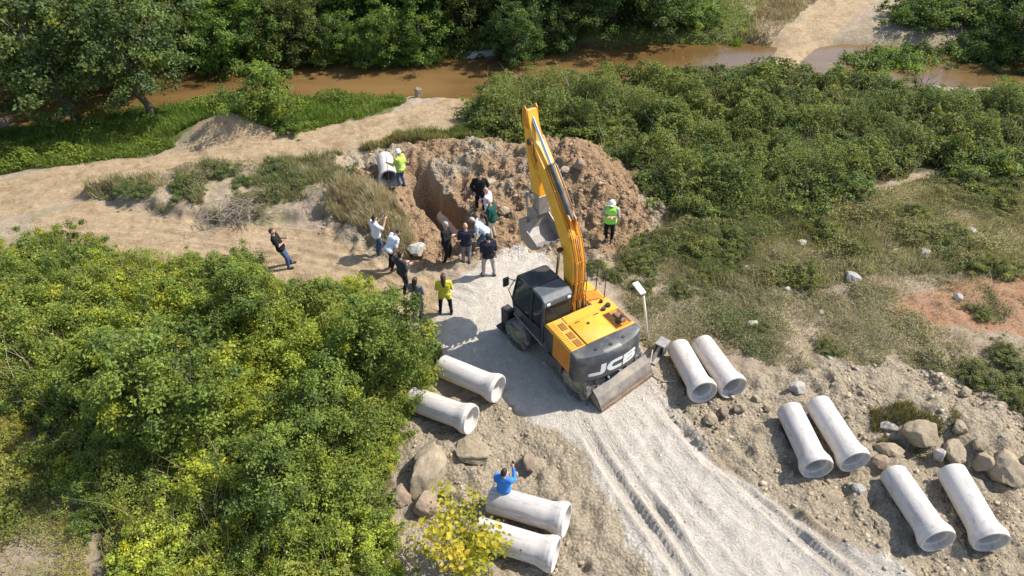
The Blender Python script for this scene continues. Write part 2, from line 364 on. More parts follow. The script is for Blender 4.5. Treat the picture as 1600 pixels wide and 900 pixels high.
# ground: masks decide between soils, noise breaks their edges
k = NT('ground_soils'); tc = k.n('ShaderNodeTexCoord').outputs['Object']
a1 = k.n('ShaderNodeAttribute', attribute_name='zone_a'); a2 = k.n('ShaderNodeAttribute', attribute_name='zone_b')
s1 = k.n('ShaderNodeSeparateColor'); k.l(a1.outputs['Color'], s1.inputs[0]); s2 = k.n('ShaderNodeSeparateColor'); k.l(a2.outputs['Color'], s2.inputs[0])
nA = k.noise(.55, 8, .7, tc, .3); nB = k.noise(3.2, 8, .75, tc, .3); nC = k.noise(16, 5, .7, tc); nD = k.noise(60, 3, .7, tc)
def soil(a, b, n1=nB): return k.mix(k.ramp(n1, [(.32, 0.0), (.68, 1.0)]), a, b)
def brk(mask, amt=.55):     # noisy edge
    return k.ramp(k.math('ADD', mask, k.math('MULTIPLY', k.math('SUBTRACT', nB, .5), amt)), [(.38, 0.0), (.62, 1.0)])
c = soil((.33, .255, .175), (.50, .40, .30)); c = k.mix(k.ramp(nA, [(.48, 0.0), (.62, .7)]), c, (.26, .24, .12))
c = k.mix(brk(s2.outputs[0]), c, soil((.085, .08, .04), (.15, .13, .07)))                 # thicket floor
c = k.mix(brk(s1.outputs[2]), c, soil((.10, .13, .035), (.20, .21, .07)))                 # green bank
c = k.mix(brk(s1.outputs[1]), c, soil((.35, .25, .145), (.55, .42, .27)))                # tan road
c = k.mix(k.math('MULTIPLY', s1.outputs[1], k.ramp(k.noise(.9, 7, .72, tc, .6), [(.50, 0.0), (.62, .75)])), c, soil((.25, .16, .085), (.36, .26, .15)))
c = k.mix(brk(a1.outputs['Alpha']), c, soil((.28, .228, .155), (.46, .39, .285), nC))        # rubble and spoil
c = k.mix(brk(s2.outputs[1], .8), c, soil((.36, .17, .09), (.46, .30, .19)))              # red earth
c = k.mix(brk(s2.outputs[2], .5), c, soil((.25, .16, .09), (.40, .275, .165), nC))          # red-brown heap
c = k.mix(brk(s1.outputs[0], .45), c, soil((.48, .425, .35), (.65, .59, .505)))          # pale crushed stone
c = k.mix(brk(a2.outputs['Alpha'], .4), c, soil((.085, .055, .03), (.16, .105, .06)))     # wet river bed
c = k.mix(k.ramp(nC, [(.33, .5), (.55, 0.0)]), c, k.mix(1.0, c, (.55, .5, .45), 'MULTIPLY'))
c = k.mix(k.ramp(nD, [(.55, 0.0), (.75, .5)]), c, k.mix(1.0, c, (1.45, 1.42, 1.38), 'MULTIPLY'))
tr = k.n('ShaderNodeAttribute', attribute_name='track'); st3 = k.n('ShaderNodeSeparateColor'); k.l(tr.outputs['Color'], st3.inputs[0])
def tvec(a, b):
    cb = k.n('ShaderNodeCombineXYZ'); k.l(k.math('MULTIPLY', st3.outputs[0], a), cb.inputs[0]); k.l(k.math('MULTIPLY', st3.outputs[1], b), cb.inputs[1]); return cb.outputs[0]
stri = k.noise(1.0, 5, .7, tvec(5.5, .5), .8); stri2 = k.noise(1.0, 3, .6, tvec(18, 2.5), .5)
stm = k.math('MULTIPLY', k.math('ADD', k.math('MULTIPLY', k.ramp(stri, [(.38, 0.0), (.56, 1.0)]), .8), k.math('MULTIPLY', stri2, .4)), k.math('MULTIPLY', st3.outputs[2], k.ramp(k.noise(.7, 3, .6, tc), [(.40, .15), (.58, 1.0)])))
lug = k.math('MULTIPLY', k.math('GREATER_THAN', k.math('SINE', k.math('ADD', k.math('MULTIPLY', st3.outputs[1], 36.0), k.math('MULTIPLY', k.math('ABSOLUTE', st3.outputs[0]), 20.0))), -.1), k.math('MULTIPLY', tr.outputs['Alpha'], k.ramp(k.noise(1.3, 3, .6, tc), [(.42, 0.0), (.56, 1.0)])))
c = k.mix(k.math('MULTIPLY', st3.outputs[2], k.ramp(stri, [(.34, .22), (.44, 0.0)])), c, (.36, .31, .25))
hh = k.math('ADD', nC, k.math('ADD', k.math('MULTIPLY', nB, 1.6), k.math('MULTIPLY', nD, .45)))
hh = k.math('ADD', hh, k.math('ADD', stm, k.math('MULTIPLY', lug, .55)))
vo = k.n('ShaderNodeTexVoronoi'); vo.inputs['Scale'].default_value = 9; k.l(tc, vo.inputs['Vector'])
hh = k.math('ADD', hh, k.math('MULTIPLY', k.math('MULTIPLY', vo.outputs['Distance'], a1.outputs['Alpha']), -1.3))
k.pbr(c, .97, 0, hh, .85, .07, .1); M['ground'] = k.m

# ---------------------------------------------------------------- ground sheet
def axis(lo, hi, step, far_lo, far_hi, g=1.09):
    a = list(np.arange(lo, hi + 1e-6, step)); s = step
    while a[-1] < far_hi: s = min(s * g, 40); a.append(a[-1] + s)
    s = step
    while a[0] > far_lo: s = min(s * g, 40); a.insert(0, a[0] - s)
    return np.array(a)
gx = axis(-13, 14, .075, -420, 420, 1.035); gy = axis(7, 28.5, .075, -160, 620, 1.03)
GX, GY = np.meshgrid(gx, gy); X = GX.ravel(); Y = GY.ravel(); Zg = ground_h(X, Y)
nx, ny = len(gx), len(gy); ii = np.arange(nx * ny).reshape(ny, nx)
F = np.stack([ii[:-1, :-1], ii[:-1, 1:], ii[1:, 1:], ii[1:, :-1]], -1).reshape(-1, 4)
ground_me = mesh_np('ground', np.stack([X, Y, Zg], 1), F, None, [M['ground']], True)
wob = fbm(X * .8, Y * .8, 4, 31) * .9
def zm(P, soft=.35, wv=1.0): return sstep(-soft, soft, poly_sd(X, Y, P) + wob * wv)
dR, aR, sR = seg_dist(X, Y, RIVER)
za = np.zeros((len(X), 4), np.float32); zb = np.zeros((len(X), 4), np.float32)
za[:, 0] = zm(Z_pale, .5); za[:, 1] = np.maximum.reduce([zm(Z_road), zm(Z_trk2), zm(Z_road2, .6), .75 * sstep(.4, .8, mound(X, Y, 345, 216, 1.9, .9, 1.0))]); za[:, 2] = np.maximum(zm(Z_grnL), sstep(36, 42, Y) * (sR < 0) * (1 - zm(Z_road2)) * (X < 16))
za[:, 3] = np.maximum.reduce([zm(Z_spoil), zm(Z_rubL), zm(Z_rubR)])
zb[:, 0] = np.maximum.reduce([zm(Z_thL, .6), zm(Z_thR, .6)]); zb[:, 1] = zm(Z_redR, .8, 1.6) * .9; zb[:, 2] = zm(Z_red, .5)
zb[:, 3] = np.clip(sstep(3.6, 2.6, dR + wob * .5) - .7 * zm(Z_road2), 0, 1)
dT, aT, sT = seg_dist(X, Y, TRENCH); inT = sstep(.95, .6, dT) * sstep(.8, 2.5, aT)
zb[:, 2] = np.maximum.reduce([zb[:, 2], inT, zm(Z_spoil, .6) * (1 - za[:, 0]) * np.clip(.60 + fbm(X * .6, Y * .6, 3, 95) * 1.6, 0, .85)])
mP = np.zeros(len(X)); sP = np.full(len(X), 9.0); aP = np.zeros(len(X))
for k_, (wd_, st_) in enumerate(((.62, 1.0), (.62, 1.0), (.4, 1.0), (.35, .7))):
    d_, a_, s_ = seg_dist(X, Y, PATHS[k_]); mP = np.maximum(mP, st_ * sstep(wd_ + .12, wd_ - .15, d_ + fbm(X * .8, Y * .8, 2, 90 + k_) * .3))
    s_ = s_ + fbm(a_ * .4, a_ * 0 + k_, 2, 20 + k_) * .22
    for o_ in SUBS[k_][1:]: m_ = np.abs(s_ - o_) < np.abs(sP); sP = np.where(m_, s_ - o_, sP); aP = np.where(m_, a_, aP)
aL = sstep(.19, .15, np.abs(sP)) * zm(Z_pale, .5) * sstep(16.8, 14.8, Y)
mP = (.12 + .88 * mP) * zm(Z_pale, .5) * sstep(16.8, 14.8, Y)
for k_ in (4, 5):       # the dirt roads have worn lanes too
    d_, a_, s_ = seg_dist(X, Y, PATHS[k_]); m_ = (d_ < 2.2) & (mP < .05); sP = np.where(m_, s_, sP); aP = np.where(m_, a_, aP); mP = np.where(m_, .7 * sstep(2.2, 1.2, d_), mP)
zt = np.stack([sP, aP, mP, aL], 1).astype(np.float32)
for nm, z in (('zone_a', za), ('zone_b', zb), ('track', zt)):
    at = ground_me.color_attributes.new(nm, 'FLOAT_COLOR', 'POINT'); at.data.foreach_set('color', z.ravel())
def gfast(x, y):      # height read back from the finished sheet
    i = np.clip(np.searchsorted(gx, x) - 1, 0, nx - 2); j = np.clip(np.searchsorted(gy, y) - 1, 0, ny - 2); u = (x - gx[i]) / (gx[i + 1] - gx[i]); v = (y - gy[j]) / (gy[j + 1] - gy[j]); G = Zg.reshape(ny, nx)
    return (G[j, i] * (1 - u) + G[j, i + 1] * u) * (1 - v) + (G[j + 1, i] * (1 - u) + G[j + 1, i + 1] * u) * v
def gz(x, y): return float(gfast(np.array([x]), np.array([y]))[0])
tag(link('ground', ground_me), 'bare earth, pale track and dry grassland of the site', kind='structure')
# river surface follows the channel
pts = []; fs = []
L = np.array(RIVER); ts = np.linspace(0, 1, len(L)); tt = np.linspace(0, 1, 120)
cx = np.interp(tt, ts, L[:, 0]); cy = np.interp(tt, ts, L[:, 1]); dx = np.gradient(cx); dy = np.gradient(cy); n_ = np.hypot(dx, dy)
for i in range(120):
    for o_ in (-4.6, -1.5, 1.5, 4.6): pts.append((cx[i] - dy[i] / n_[i] * o_, cy[i] + dx[i] / n_[i] * o_, -.80))
for i in range(119):
    for j in range(3): a = i * 4 + j; fs.append((a, a + 4, a + 5, a + 1))
tag(link('river', mesh_np('river', pts, fs, None, [M['water']])), 'shallow muddy orange-brown river', kind='structure')

# ================================================================ concrete pipes
PR, BR, PL = .37, .45, 2.12          # barrel radius, bell radius, length; axis along +z from spigot (0) to bell face (PL)
def pipe_meshes():
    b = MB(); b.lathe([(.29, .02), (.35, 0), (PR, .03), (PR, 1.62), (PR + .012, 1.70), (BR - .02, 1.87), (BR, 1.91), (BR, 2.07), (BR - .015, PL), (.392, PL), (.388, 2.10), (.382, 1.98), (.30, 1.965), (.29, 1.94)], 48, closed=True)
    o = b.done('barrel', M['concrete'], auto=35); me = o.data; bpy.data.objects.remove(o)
    b = MB(); b.lathe([(BR + .002, 1.955), (BR + .008, 1.965), (BR + .008, 2.05), (BR + .002, 2.06)], 48, closed=True)
    o = b.done('bell_collar', M['concrete'], auto=35); mc = o.data; bpy.data.objects.remove(o)
    return me, mc
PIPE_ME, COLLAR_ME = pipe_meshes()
def concrete_pipe(a, b, label, lift=0.0, pitch=None, group='concrete sewer pipes lying on the site'):
    """a, b: photo points of the spigot-end centre and the bell-face centre"""
    A = Vector(hit(*a, lift=PR)); B = Vector(hit(*b, lift=PR)); d = (B - A); d.z = 0; mid = (A + B) / 2
    d.normalize(); P0 = mid - d * PL * .5; P1 = mid + d * PL * .5
    n_ = Vector((-d.y, d.x, 0)); z0 = gz(P0.x, P0.y) + PR; z1 = max(gz(*(P1 + d * a + n_ * b).xy) for a in (-.3, -.1, .05) for b in (-.2, 0, .2)) + BR
    xs = [P0 + (P1 - P0) * t for t in np.linspace(0, 1, 9)]
    z0 -= .03; z1 -= .05
    D = Vector((P1.x - P0.x, P1.y - P0.y, z1 - z0)).normalized()
    r = link('concrete_pipe', None, None, (P0.x, P0.y, z0 + lift)); r.rotation_mode = 'QUATERNION'; r.rotation_quaternion = D.to_track_quat('Z', 'Y') @ Matrix.Rotation(len(label) % 7, 3, 'Z').to_quaternion()
    tag(r, label, 'pipe', group)
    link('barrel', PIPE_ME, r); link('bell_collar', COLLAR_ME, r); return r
concrete_pipe((1061, 544), (1097, 614), 'left concrete pipe of the pair lying just right of the excavator blade')
concrete_pipe((1099, 539), (1143, 604), 'right concrete pipe of the pair lying just right of the excavator blade')
concrete_pipe((1234, 642), (1275, 733), 'left concrete pipe of the middle pair on the right rubble')
concrete_pipe((1279, 635), (1329, 726), 'right concrete pipe of the middle pair on the right rubble')
concrete_pipe((1398, 744), (1462, 843), 'concrete pipe at lower right, left of the rightmost one, boulders behind it')
concrete_pipe((1489, 738), (1543, 848), 'rightmost concrete pipe at the lower right corner below the big round boulder')
concrete_pipe((690, 571), (779, 610), 'concrete pipe lying in the excavator shadow beside the bushes')
concrete_pipe((645, 622), (736, 657), 'concrete pipe half under the bushes with its open bell toward the boulders')
concrete_pipe((772, 780), (880, 818), 'upper concrete pipe of the bottom pair, person in blue behind it')
concrete_pipe((752, 830), (861, 868), 'lower concrete pipe of the bottom pair, partly covered by yellow leaves')
concrete_pipe((601, 247), (607, 276), 'concrete pipe lying end-on at the far end of the trench beside a worker', group='concrete sewer pipes lying on the site')
# pipe already laid in the trench
r = link('trench_pipe', None); tag(r, 'concrete pipe end laid in the bottom of the trench', 'pipe')
b_ = Vector(W(733, 366, -1.2)); a_ = b_ + (Vector((*TRENCH[1], 0)) - Vector((*TRENCH[2], 0))).normalized() * 2.1
D = (b_ - a_).normalized(); r.location = (a_.x, a_.y, -1.4); r.rotation_mode = 'QUATERNION'; r.rotation_quaternion = D.to_track_quat('Z', 'Y')
link('barrel', PIPE_ME, r); link('bell_collar', COLLAR_ME, r)

# ================================================================ excavator
EX = Vector((1.95, 15.8, 0.0)); EX.z = gz(EX.x, EX.y) - .01
ex = thing('wheeled_excavator', 'yellow wheeled excavator with charcoal counterweight and raised boom on the pale track', 'excavator', EX, (0, 0, 0))
UY, SY = R(40), R(31)
under = link('undercarriage', None, ex, rot=(0, 0, UY)); upper = link('superstructure', None, ex, rot=(0, 0, SY))
# -- undercarriage
mb = MB(); mb.box((-.45, -1.75, .55), (.45, 1.75, 1.0), .05); mb.box((-.62, -.8, .5), (.62, .8, 1.02), .05); mb.lathe([(.0, .98), (.62, .98), (.62, 1.12), (0, 1.12)], 32)
mb.box((-1.22, -.75, .45), (-.5, -.05, .92), .03); mb.box((.5, -.75, .45), (1.22, -.05, .92), .03)
mb.done('chassis', M['charcoal'], under)
for y in (-1.38, 1.38):
    mb = MB(); mb.tube([(-.95, y, .55), (-.3, y, .55), (0, y, .55), (.3, y, .55), (.95, y, .55)], [.13, .15, .26, .15, .13], 16); mb.done('axle', M['charcoal'], under, auto=40)
def tyre_mesh():
    b = MB(); b.lathe([(.30, -.13), (.36, -.17), (.50, -.185), (.545, -.15), (.555, 0), (.545, .15), (.50, .185), (.36, .17), (.30, .13)], 40)
    for i in range(22):
        for s in (-1, 1):
            a = (i + (.5 if s > 0 else 0)) * 2 * math.pi / 22
            Mx = Matrix.Rotation(a, 4, 'Z') @ Matrix.Translation((.558, 0, .085 * s)) @ Matrix.Rotation(R(24 * s), 4, 'X')
            b.box((-.02, -.030, -.10), (.008, .030, .10), .004, Mx)
    o = b.done('tyre', M['rubber'], auto=40); me = o.data; bpy.data.objects.remove(o); return me
def rim_mesh():
    b = MB(); b.lathe([(.30, .14), (.285, .15), (.27, .13), (.26, .06), (.17, .05), (.16, .10), (.10, .12), (0, .12)], 28)
    for i in range(8):
        a = i * math.pi / 4; b.tube([(.21 * math.cos(a), .21 * math.sin(a), .05), (.21 * math.cos(a), .21 * math.sin(a), .085)], .018, 6)
    b.lathe([(.30, -.13), (0, -.12)], 28)
    o = b.done('rim', M['rim'], auto=40); me = o.data; bpy.data.objects.remove(o); return me
TY, RM = tyre_mesh(), rim_mesh()
for y in (-1.38, 1.38):
    for s in (-1, 1):
        for off in (1.04,):
            w = link('wheel', None, under, (s * off, y, .56), (0, R(90) * s, 0)); link('tyre', TY, w); link('rim', RM, w)
            w2 = link('wheel', None, under, (s * (off - .40), y, .56), (0, R(90) * s, 0)); link('tyre', TY, w2); link('rim', RM, w2)
# front stabilisers: arms with pads folded up
for s in (-1, 1):
    lg = link('stabilizer', None, under)
    mb = MB(); mb.box((s * .95 - .16, 1.95, .35), (s * .95 + .16, 2.3, 1.12), .03); mb.box((-.5 + s * .3, 1.72, .6), (.5 + s * .3, 2.0, .9), .02); mb.done('stabilizer_leg', M['black'], lg)
    mb = MB(); mb.box((s * .98 - .27, 1.86, .22), (s * .98 + .27, 2.40, .33), .03); mb.done('stabilizer_pad', M['black'], lg)
    mb = MB(); mb.tube([(s * .95, 2.34, .4), (s * .95, 2.34, 1.0)], .05, 10); mb.done('stabilizer_cylinder', M['chrome'], lg, smooth=True)
# rear dozer blade
bl = link('dozer_blade', None, under)
mb = MB(); mb.prism([(-1.90, .60), (-1.94, .64), (-2.16, .47), (-2.30, .27), (-2.36, .05), (-2.30, .04), (-2.24, .25), (-2.11, .43)], 'x', -1.0, 1.34)
mb.prism([(-1.7, .4), (-1.90, .60), (-2.11, .42), (-2.28, .08), (-2.0, .15)], 'x', -1.0, -.965); mb.prism([(-1.7, .4), (-1.90, .60), (-2.11, .42), (-2.28, .08), (-2.0, .15)], 'x', 1.305, 1.338)
mb.done('blade_plate', M['blade_steel'], bl)
mb = MB(); mb.box((-1.01, -2.40, .02), (1.35, -2.335, .16), .012); mb.done('cutting_edge', M['rust'], bl)
mb = MB(); mb.box((-.96, -1.90, .48), (1.30, -1.76, .57), .02); mb.done('blade_shelf', M['blade_steel'], bl)
for s in (-1, 1):
    mb = MB(); mb.prism([(-1.45, .75), (-1.45, .5), (-2.1, .2), (-2.12, .45)], 'x', s * .48 - .07, s * .48 + .07, .01); mb.done('blade_arm', M['steel'], bl)
    mb = MB(); mb.tube([(s * .24, -1.5, .98), (s * .24, -1.82, .66)], .07, 12); mb.done('blade_cylinder', M['black'], bl, auto=40)
    mb = MB(); mb.tube([(s * .24, -1.82, .66), (s * .24, -2.06, .42)], .04, 12); mb.done('blade_rod', M['chrome'], bl, auto=40)
# -- upper body
mb = MB(); mb.box((-1.2, -1.55, 1.13), (1.2, 1.15, 1.32), .03); mb.done('turntable_deck', M['charcoal'], upper)
# engine housing
mb = MB(); mb.box((-1.2, -1.56, 1.32), (1.2, -.12, 2.06), .04); mb.done('engine_housing', M['yellow'], upper)
mb = MB(); mb.box((-1.215, -1.50, 1.16), (-1.19, -.62, 2.0), .008); mb.done('side_door', M['orange'], upper)
mb = MB(); mb.prism([(-.62, 1.18), (-.62, 1.98), (-.14, 1.98), (-.14, 1.5), (-.3, 1.18)], 'x', -1.217, -1.192); mb.done('side_door', M['cabdark'], upper)
mb = MB(); mb.box((1.19, -1.50, 1.16), (1.215, -.3, 2.0), .008); mb.done('side_door', M['yellow'], upper)
mb = MB(); mb.box((-.62, -1.50, 2.055), (.46, -.55, 2.115), .035, seg=2); hood = mb.done('engine_hood', M['yellow'], upper, auto=30)
for s in (-1, 1): mb = MB(); mb.tube([(s * .35 - .08, -.62, 2.14 - .03), (s * .35 - .08, -.62, 2.14), (s * .35 + .08, -.62, 2.14), (s * .35 + .08, -.62, 2.11)], .012, 6); mb.done('hood_latch', M['black'], hood)
mb = MB(); mb.tube([(-.08, -.82, 2.10), (-.08, -.82, 2.14)], .05, 10); mb.done('hood_cap', M['black'], hood)
mb = MB(); mb.box((-.62, -.50, 2.06), (.46, -.16, 2.085), .012); mb.done('hood_panel', M['yellow'], upper)
# left strip with holes
mb = MB(); mb.box((-1.17, -1.50, 2.06), (-.96, -.18, 2.092), .012); vp = mb.done('vent_strip', M['yellow'], upper)
mb = MB()
for i in range(16):
    for j in range(3): mb.box((-1.145 + j * .06, -1.46 + i * .078, 2.091), (-1.105 + j * .06, -1.425 + i * .078, 2.0945))
mb.done('vent_holes', M['grille'], vp)
for i, (y0, y1) in enumerate(((-1.44, -1.14), (-1.08, -.80), (-.66, -.36))):
    mb = MB(); mb.box((-.90, y0, 2.06), (-.70, y1, 2.072)); g = mb.done('air_grille', M['grille'], upper)
    mb = MB()
    for q in range(6): mb.box((-.895, y0 + .02 + q * (y1 - y0) / 6, 2.072), (-.705, y0 + .035 + q * (y1 - y0) / 6, 2.082))
    mb.done('grille_slats', M['orange'], g)
# right grille with exhaust
mb = MB(); mb.box((.54, -1.42, 2.06), (1.12, -.70, 2.075)); g = mb.done('air_grille', M['orange'], upper)
for q in range(9):
    mb = MB(); mb.box((.56 + q * .024, -1.40, 2.075), (.57 + q * .024, -.72, 2.092)); mb.done('slat', M['grille'], g)
mb = MB(); mb.box((.80, -1.30, 2.07), (1.0, -.85, 2.16), .02); mb.done('exhaust_box', M['rust'], upper)
mb = MB(); mb.tube([(.90, -1.16, 2.14), (.90, -1.16, 2.25), (.90, -1.25, 2.31), (.90, -1.35, 2.33)], .05, 12); mb.done('exhaust_pipe', M['rust'], upper, auto=40)
mb = MB(); mb.box((1.05, -1.38, 2.06), (1.14, -.72, 2.085)); mb.done('air_grille', M['grille'], upper)
for x, y, rr in ((.72, -.52, .07), (.94, -.45, .085), (.86, -.2, .06)):
    mb = MB(); mb.lathe([(0, 2.14), (rr * .9, 2.14), (rr, 2.12), (rr, 2.06), (0, 2.06)], 18, Matrix.Translation((x, y, 0))); mb.done('filler_cap', M['black'], upper, auto=40)
# right front tank and tool box
mb = MB(); mb.box((.58, -.12, 1.32), (1.2, .95, 1.98), .04); mb.done('fuel_tank', M['yellow'], upper)
mb = MB(); mb.box((.66, .05, 1.975), (1.12, .45, 2.0), .008); mb.done('tank_step', M['orange'], upper)
mb = MB(); mb.box((.60, .95, 1.3), (1.18, 1.35, 1.62), .03); mb.done('tool_box', M['yellow'], upper)
mb = MB()
for x, y in ((.72, .42), (1.12, .42), (1.12, -.02)): mb.tube([(x, y, 1.96), (x, y, 2.95)], .017, 8)
mb.tube([(.72, .42, 2.95), (.92, .5, 3.0), (1.12, .42, 2.95), (1.12, .2, 2.97), (1.12, -.02, 2.95)], .017, 8); mb.tube([(.62, .9, 1.7), (.62, 1.0, 2.5), (.68, .9, 2.9), (.7, .6, 2.95), (.7, .45, 2.5)], .014, 8)
mb.done('handrail', M['black'], upper, smooth=True)
# boom well
mb = MB(); mb.box((-.22, -.10, 1.32), (.58, .9, 1.36)); mb.box((-.22, -.12, 1.32), (.58, -.08, 2.0)); mb.done('boom_well', M['rust'], upper)
mb = MB(); mb.box((-.30, -.08, 1.32), (-.20, .75, 2.0), .02); mb.box((.40, -.08, 1.32), (.50, .75, 2.0), .02); mb.done('boom_bracket', M['charcoal'], upper)
rnd = random.Random(3)
for i in range(9):
    x = -.12 + i * .07; mb = MB()
    mb.tube([(x, -.02, 1.5), (x + rnd.uniform(-.03, .03), .0, 2.0 + rnd.uniform(0, .2)), (x, .08, 2.35 + rnd.uniform(-.1, .1)), (.1 + (i - 4) * .045, .02, 2.7), (.1 + (i - 4) * .045, .06, 3.0)], .022, 7)
    mb.done('hydraulic_hose', M['hose_orange' if i % 3 else 'hose'], upper, smooth=True)
# -- counterweight: curved in plan, rounded at the top
def cw_y(x): return -2.12 + .34 * abs(x / 1.22) ** 2.6
N = 28; xs = [-1.22 + 2.44 * i / N for i in range(N + 1)]
prof = [(0.0, 2.075), (.55, 2.06), (.82, 2.02), (.95, 1.93), (1.0, 1.80), (1.0, 1.2), (.97, 1.08), (.9, 1.03), (0.0, 1.03)]
V = []; Fc = []
for x in xs:
    yo = cw_y(x); yi = -1.50; e = 1 - .0 * abs(x)
    for t, z in prof: V.append((x * (1.0 if t < .9 else 1.0), yi + (yo - yi) * t, z))
n = len(prof)
for i in range(N):
    for j in range(n): Fc.append((i * n + j, i * n + (j + 1) % n, (i + 1) * n + (j + 1) % n, (i + 1) * n + j))
bm = bmesh.new(); vv = [bm.verts.new(v) for v in V]
for f in Fc: bm.faces.new([vv[k] for k in f])
bm.faces.new([vv[j] for j in range(n)]); bm.faces.new([vv[N * n + j] for j in range(n)][::-1]); bmesh.ops.recalc_face_normals(bm, faces=bm.faces)
ends = [e for e in bm.edges if len(e.link_faces) == 2 and abs(e.verts[0].co.x) > 1.219 and abs(e.verts[1].co.x) > 1.219 and e.calc_face_angle(0) > .6]
bmesh.ops.bevel(bm, geom=ends, offset=.05, segments=3, affect='EDGES', profile=.5)
mb = MB(); mb.b.free(); mb.b = bm; cw = mb.done('counterweight', M['charcoal'], upper, auto=35)
for x in (-.5, .0, .5):
    mb = MB(); mb.lathe([(0, 2.085), (.05, 2.085), (.06, 2.07), (.06, 2.03), (0, 2.03)], 14, Matrix.Translation((x, -1.78 - .05 * (x == 0), -.005))); mb.done('lifting_eye', M['black'], cw)
# lettering on the counterweight, bent round its curve: polygons in (u, v), v up 0..1
def arcq(cx, cy, rx, ry, a0, a1, n=7): return [(cx + rx * math.cos(R(a0 + (a1 - a0) * i / n)), cy + ry * math.sin(R(a0 + (a1 - a0) * i / n))) for i in range(n + 1)]
def band(outer, inner): return [(outer[i], outer[i + 1], inner[i + 1], inner[i]) for i in range(len(outer) - 1)]
Jq = band([(1.25, 1), (1.25, .42)] + arcq(.83, .42, .42, .42, 0, -90) + [(.0, 0.0)], [(.85, 1), (.85, .42)] + arcq(.75, .42, .10, .14, 0, -90) + [(.0, .28)])
Cq = band([(1.25, 1.0), (.55, 1.0)] + arcq(.55, .5, .55, .5, 90, 270, 14) + [(1.25, 0)], [(1.25, .72), (.62, .72)] + arcq(.62, .5, .22, .22, 90, 270, 14) + [(1.25, .28)])
Bq = [((0, 0), (.38, 0), (.38, 1), (0, 1))]
Bq += band([(.38, 1), (.95, 1)] + arcq(.95, .755, .32, .245, 90, -90) + [(.38, .51)], [(.38, .80), (.85, .80)] + arcq(.85, .745, .07, .055, 90, -90) + [(.38, .69)])
Bq += band([(.38, .51), (.98, .51)] + arcq(.98, .255, .36, .255, 90, -90) + [(.38, 0)], [(.38, .35), (.88, .35)] + arcq(.88, .27, .08, .07, 90, -90) + [(.38, .20)])
def arc_x(sv):      # arc length along the rear curve -> x
    xs_ = np.linspace(-1.22, 1.22, 400); ys_ = np.array([cw_y(x) for x in xs_]); s_ = np.concatenate([[0], np.cumsum(np.hypot(np.diff(xs_), np.diff(ys_)))]); s_ -= s_[200]
    return float(np.interp(sv, s_, xs_))
LH, LW = .42, .44
for quads, u0 in ((Jq, -.93), (Cq, -.34), (Bq, .26)):
    bm = bmesh.new()
    for q in quads:
        K = 3
        for a in range(K):
            def lerp(p, r_, t): return (p[0] + (r_[0] - p[0]) * t, p[1] + (r_[1] - p[1]) * t)
            A, B, C_, D_ = q; q2 = (lerp(A, B, a / K), lerp(A, B, (a + 1) / K), lerp(D_, C_, (a + 1) / K), lerp(D_, C_, a / K))
            vs_ = []
            for (uu, vv_) in q2:
                x = arc_x(u0 + .12 + (uu - .0) * LW - .06); vs_.append(bm.verts.new((x, cw_y(x) - .004, 1.27 + vv_ * LH)))
            try: bm.faces.new(vs_)
            except ValueError: pass
    bmesh.ops.remove_doubles(bm, verts=bm.verts, dist=.0005); bmesh.ops.recalc_face_normals(bm, faces=bm.faces)
    g_ = bmesh.ops.extrude_face_region(bm, geom=bm.faces[:])
    for v in g_['geom']:
        if isinstance(v, bmesh.types.BMVert): v.co.y -= .006
    mb = MB(); mb.b.free(); mb.b = bm; mb.done('letter', M['white'], cw)
# -- cab
cab = link('cab', None, upper); CX0, CX1 = -1.23, -.26
side = [(1.62, 1.16), (1.74, 1.75), (1.42, 2.86), (1.25, 2.98), (.05, 3.02), (-.10, 2.9), (-.10, 1.16)]
mb = MB(); mb.box((CX0, -.1, 1.16), (CX1, 1.62, 1.28), .02); mb.prism([(-.10, 1.28), (-.10, 1.95), (.02, 1.95), (.02, 1.28)], 'x', CX0, CX1)
mb.prism([(1.55, 1.28), (1.64, 1.28), (1.70, 1.62), (1.62, 1.62)], 'x', CX0, CX1); mb.done('cab_shell', M['cabdark'], cab)
mb = MB(); mb.prism([(1.60, 1.28), (.02, 1.28), (.02, 1.72), (.75, 1.62), (1.66, 1.52)], 'x', CX0 - .01, CX0 + .03); dr = mb.done('cab_door', M['cabdark'], cab)
mb = MB(); mb.tube([(CX0 - .03, .2, 1.75), (CX0 - .03, .35, 1.75)], .018, 8); mb.done('door_handle', M['black'], cab)
mb = MB(); mb.prism([(1.62, 1.28), (.02, 1.28), (.02, 1.72), (1.68, 1.6)], 'x', CX1 - .03, CX1); mb.done('cab_side_panel', M['cabdark'], cab)
def post(path, w=.05): mb = MB(); mb.tube(path, w, 6); mb.done('cab_pillar', M['cabdark'], cab)
for x in (CX0 + .03, CX1 - .03):
    post([(x, 1.64, 1.3), (x, 1.73, 1.76), (x, 1.42, 2.84), (x, 1.22, 2.95)], .042)
    post([(x, .62, 1.6), (x, .60, 2.3), (x, .52, 2.94)], .05); post([(x, -.06, 1.9), (x, -.06, 2.86), (x, .06, 2.98)], .06)
roofP = [(1.36, 2.90), (1.22, 3.0), (.5, 3.05), (.05, 3.03), (-.13, 2.90), (-.10, 2.84), (.05, 2.93), (1.2, 2.92)]
mb = MB(); mb.prism([(.52, 2.93), (.52, 3.05), (.05, 3.035), (-.14, 2.91), (-.16, 2.74), (-.10, 2.74), (.0, 2.9)], 'x', CX0 - .02, CX1 + .02, .02); mb.done('cab_roof', M['roofgrey'], cab)
mb = MB(); mb.prism([(.525, 2.94), (.525, 3.06), (1.24, 3.02), (1.42, 2.90), (1.38, 2.85), (1.2, 2.94)], 'x', CX0 - .01, CX1 + .01, .02); mb.done('roof_hatch', M['cabdark'], cab)
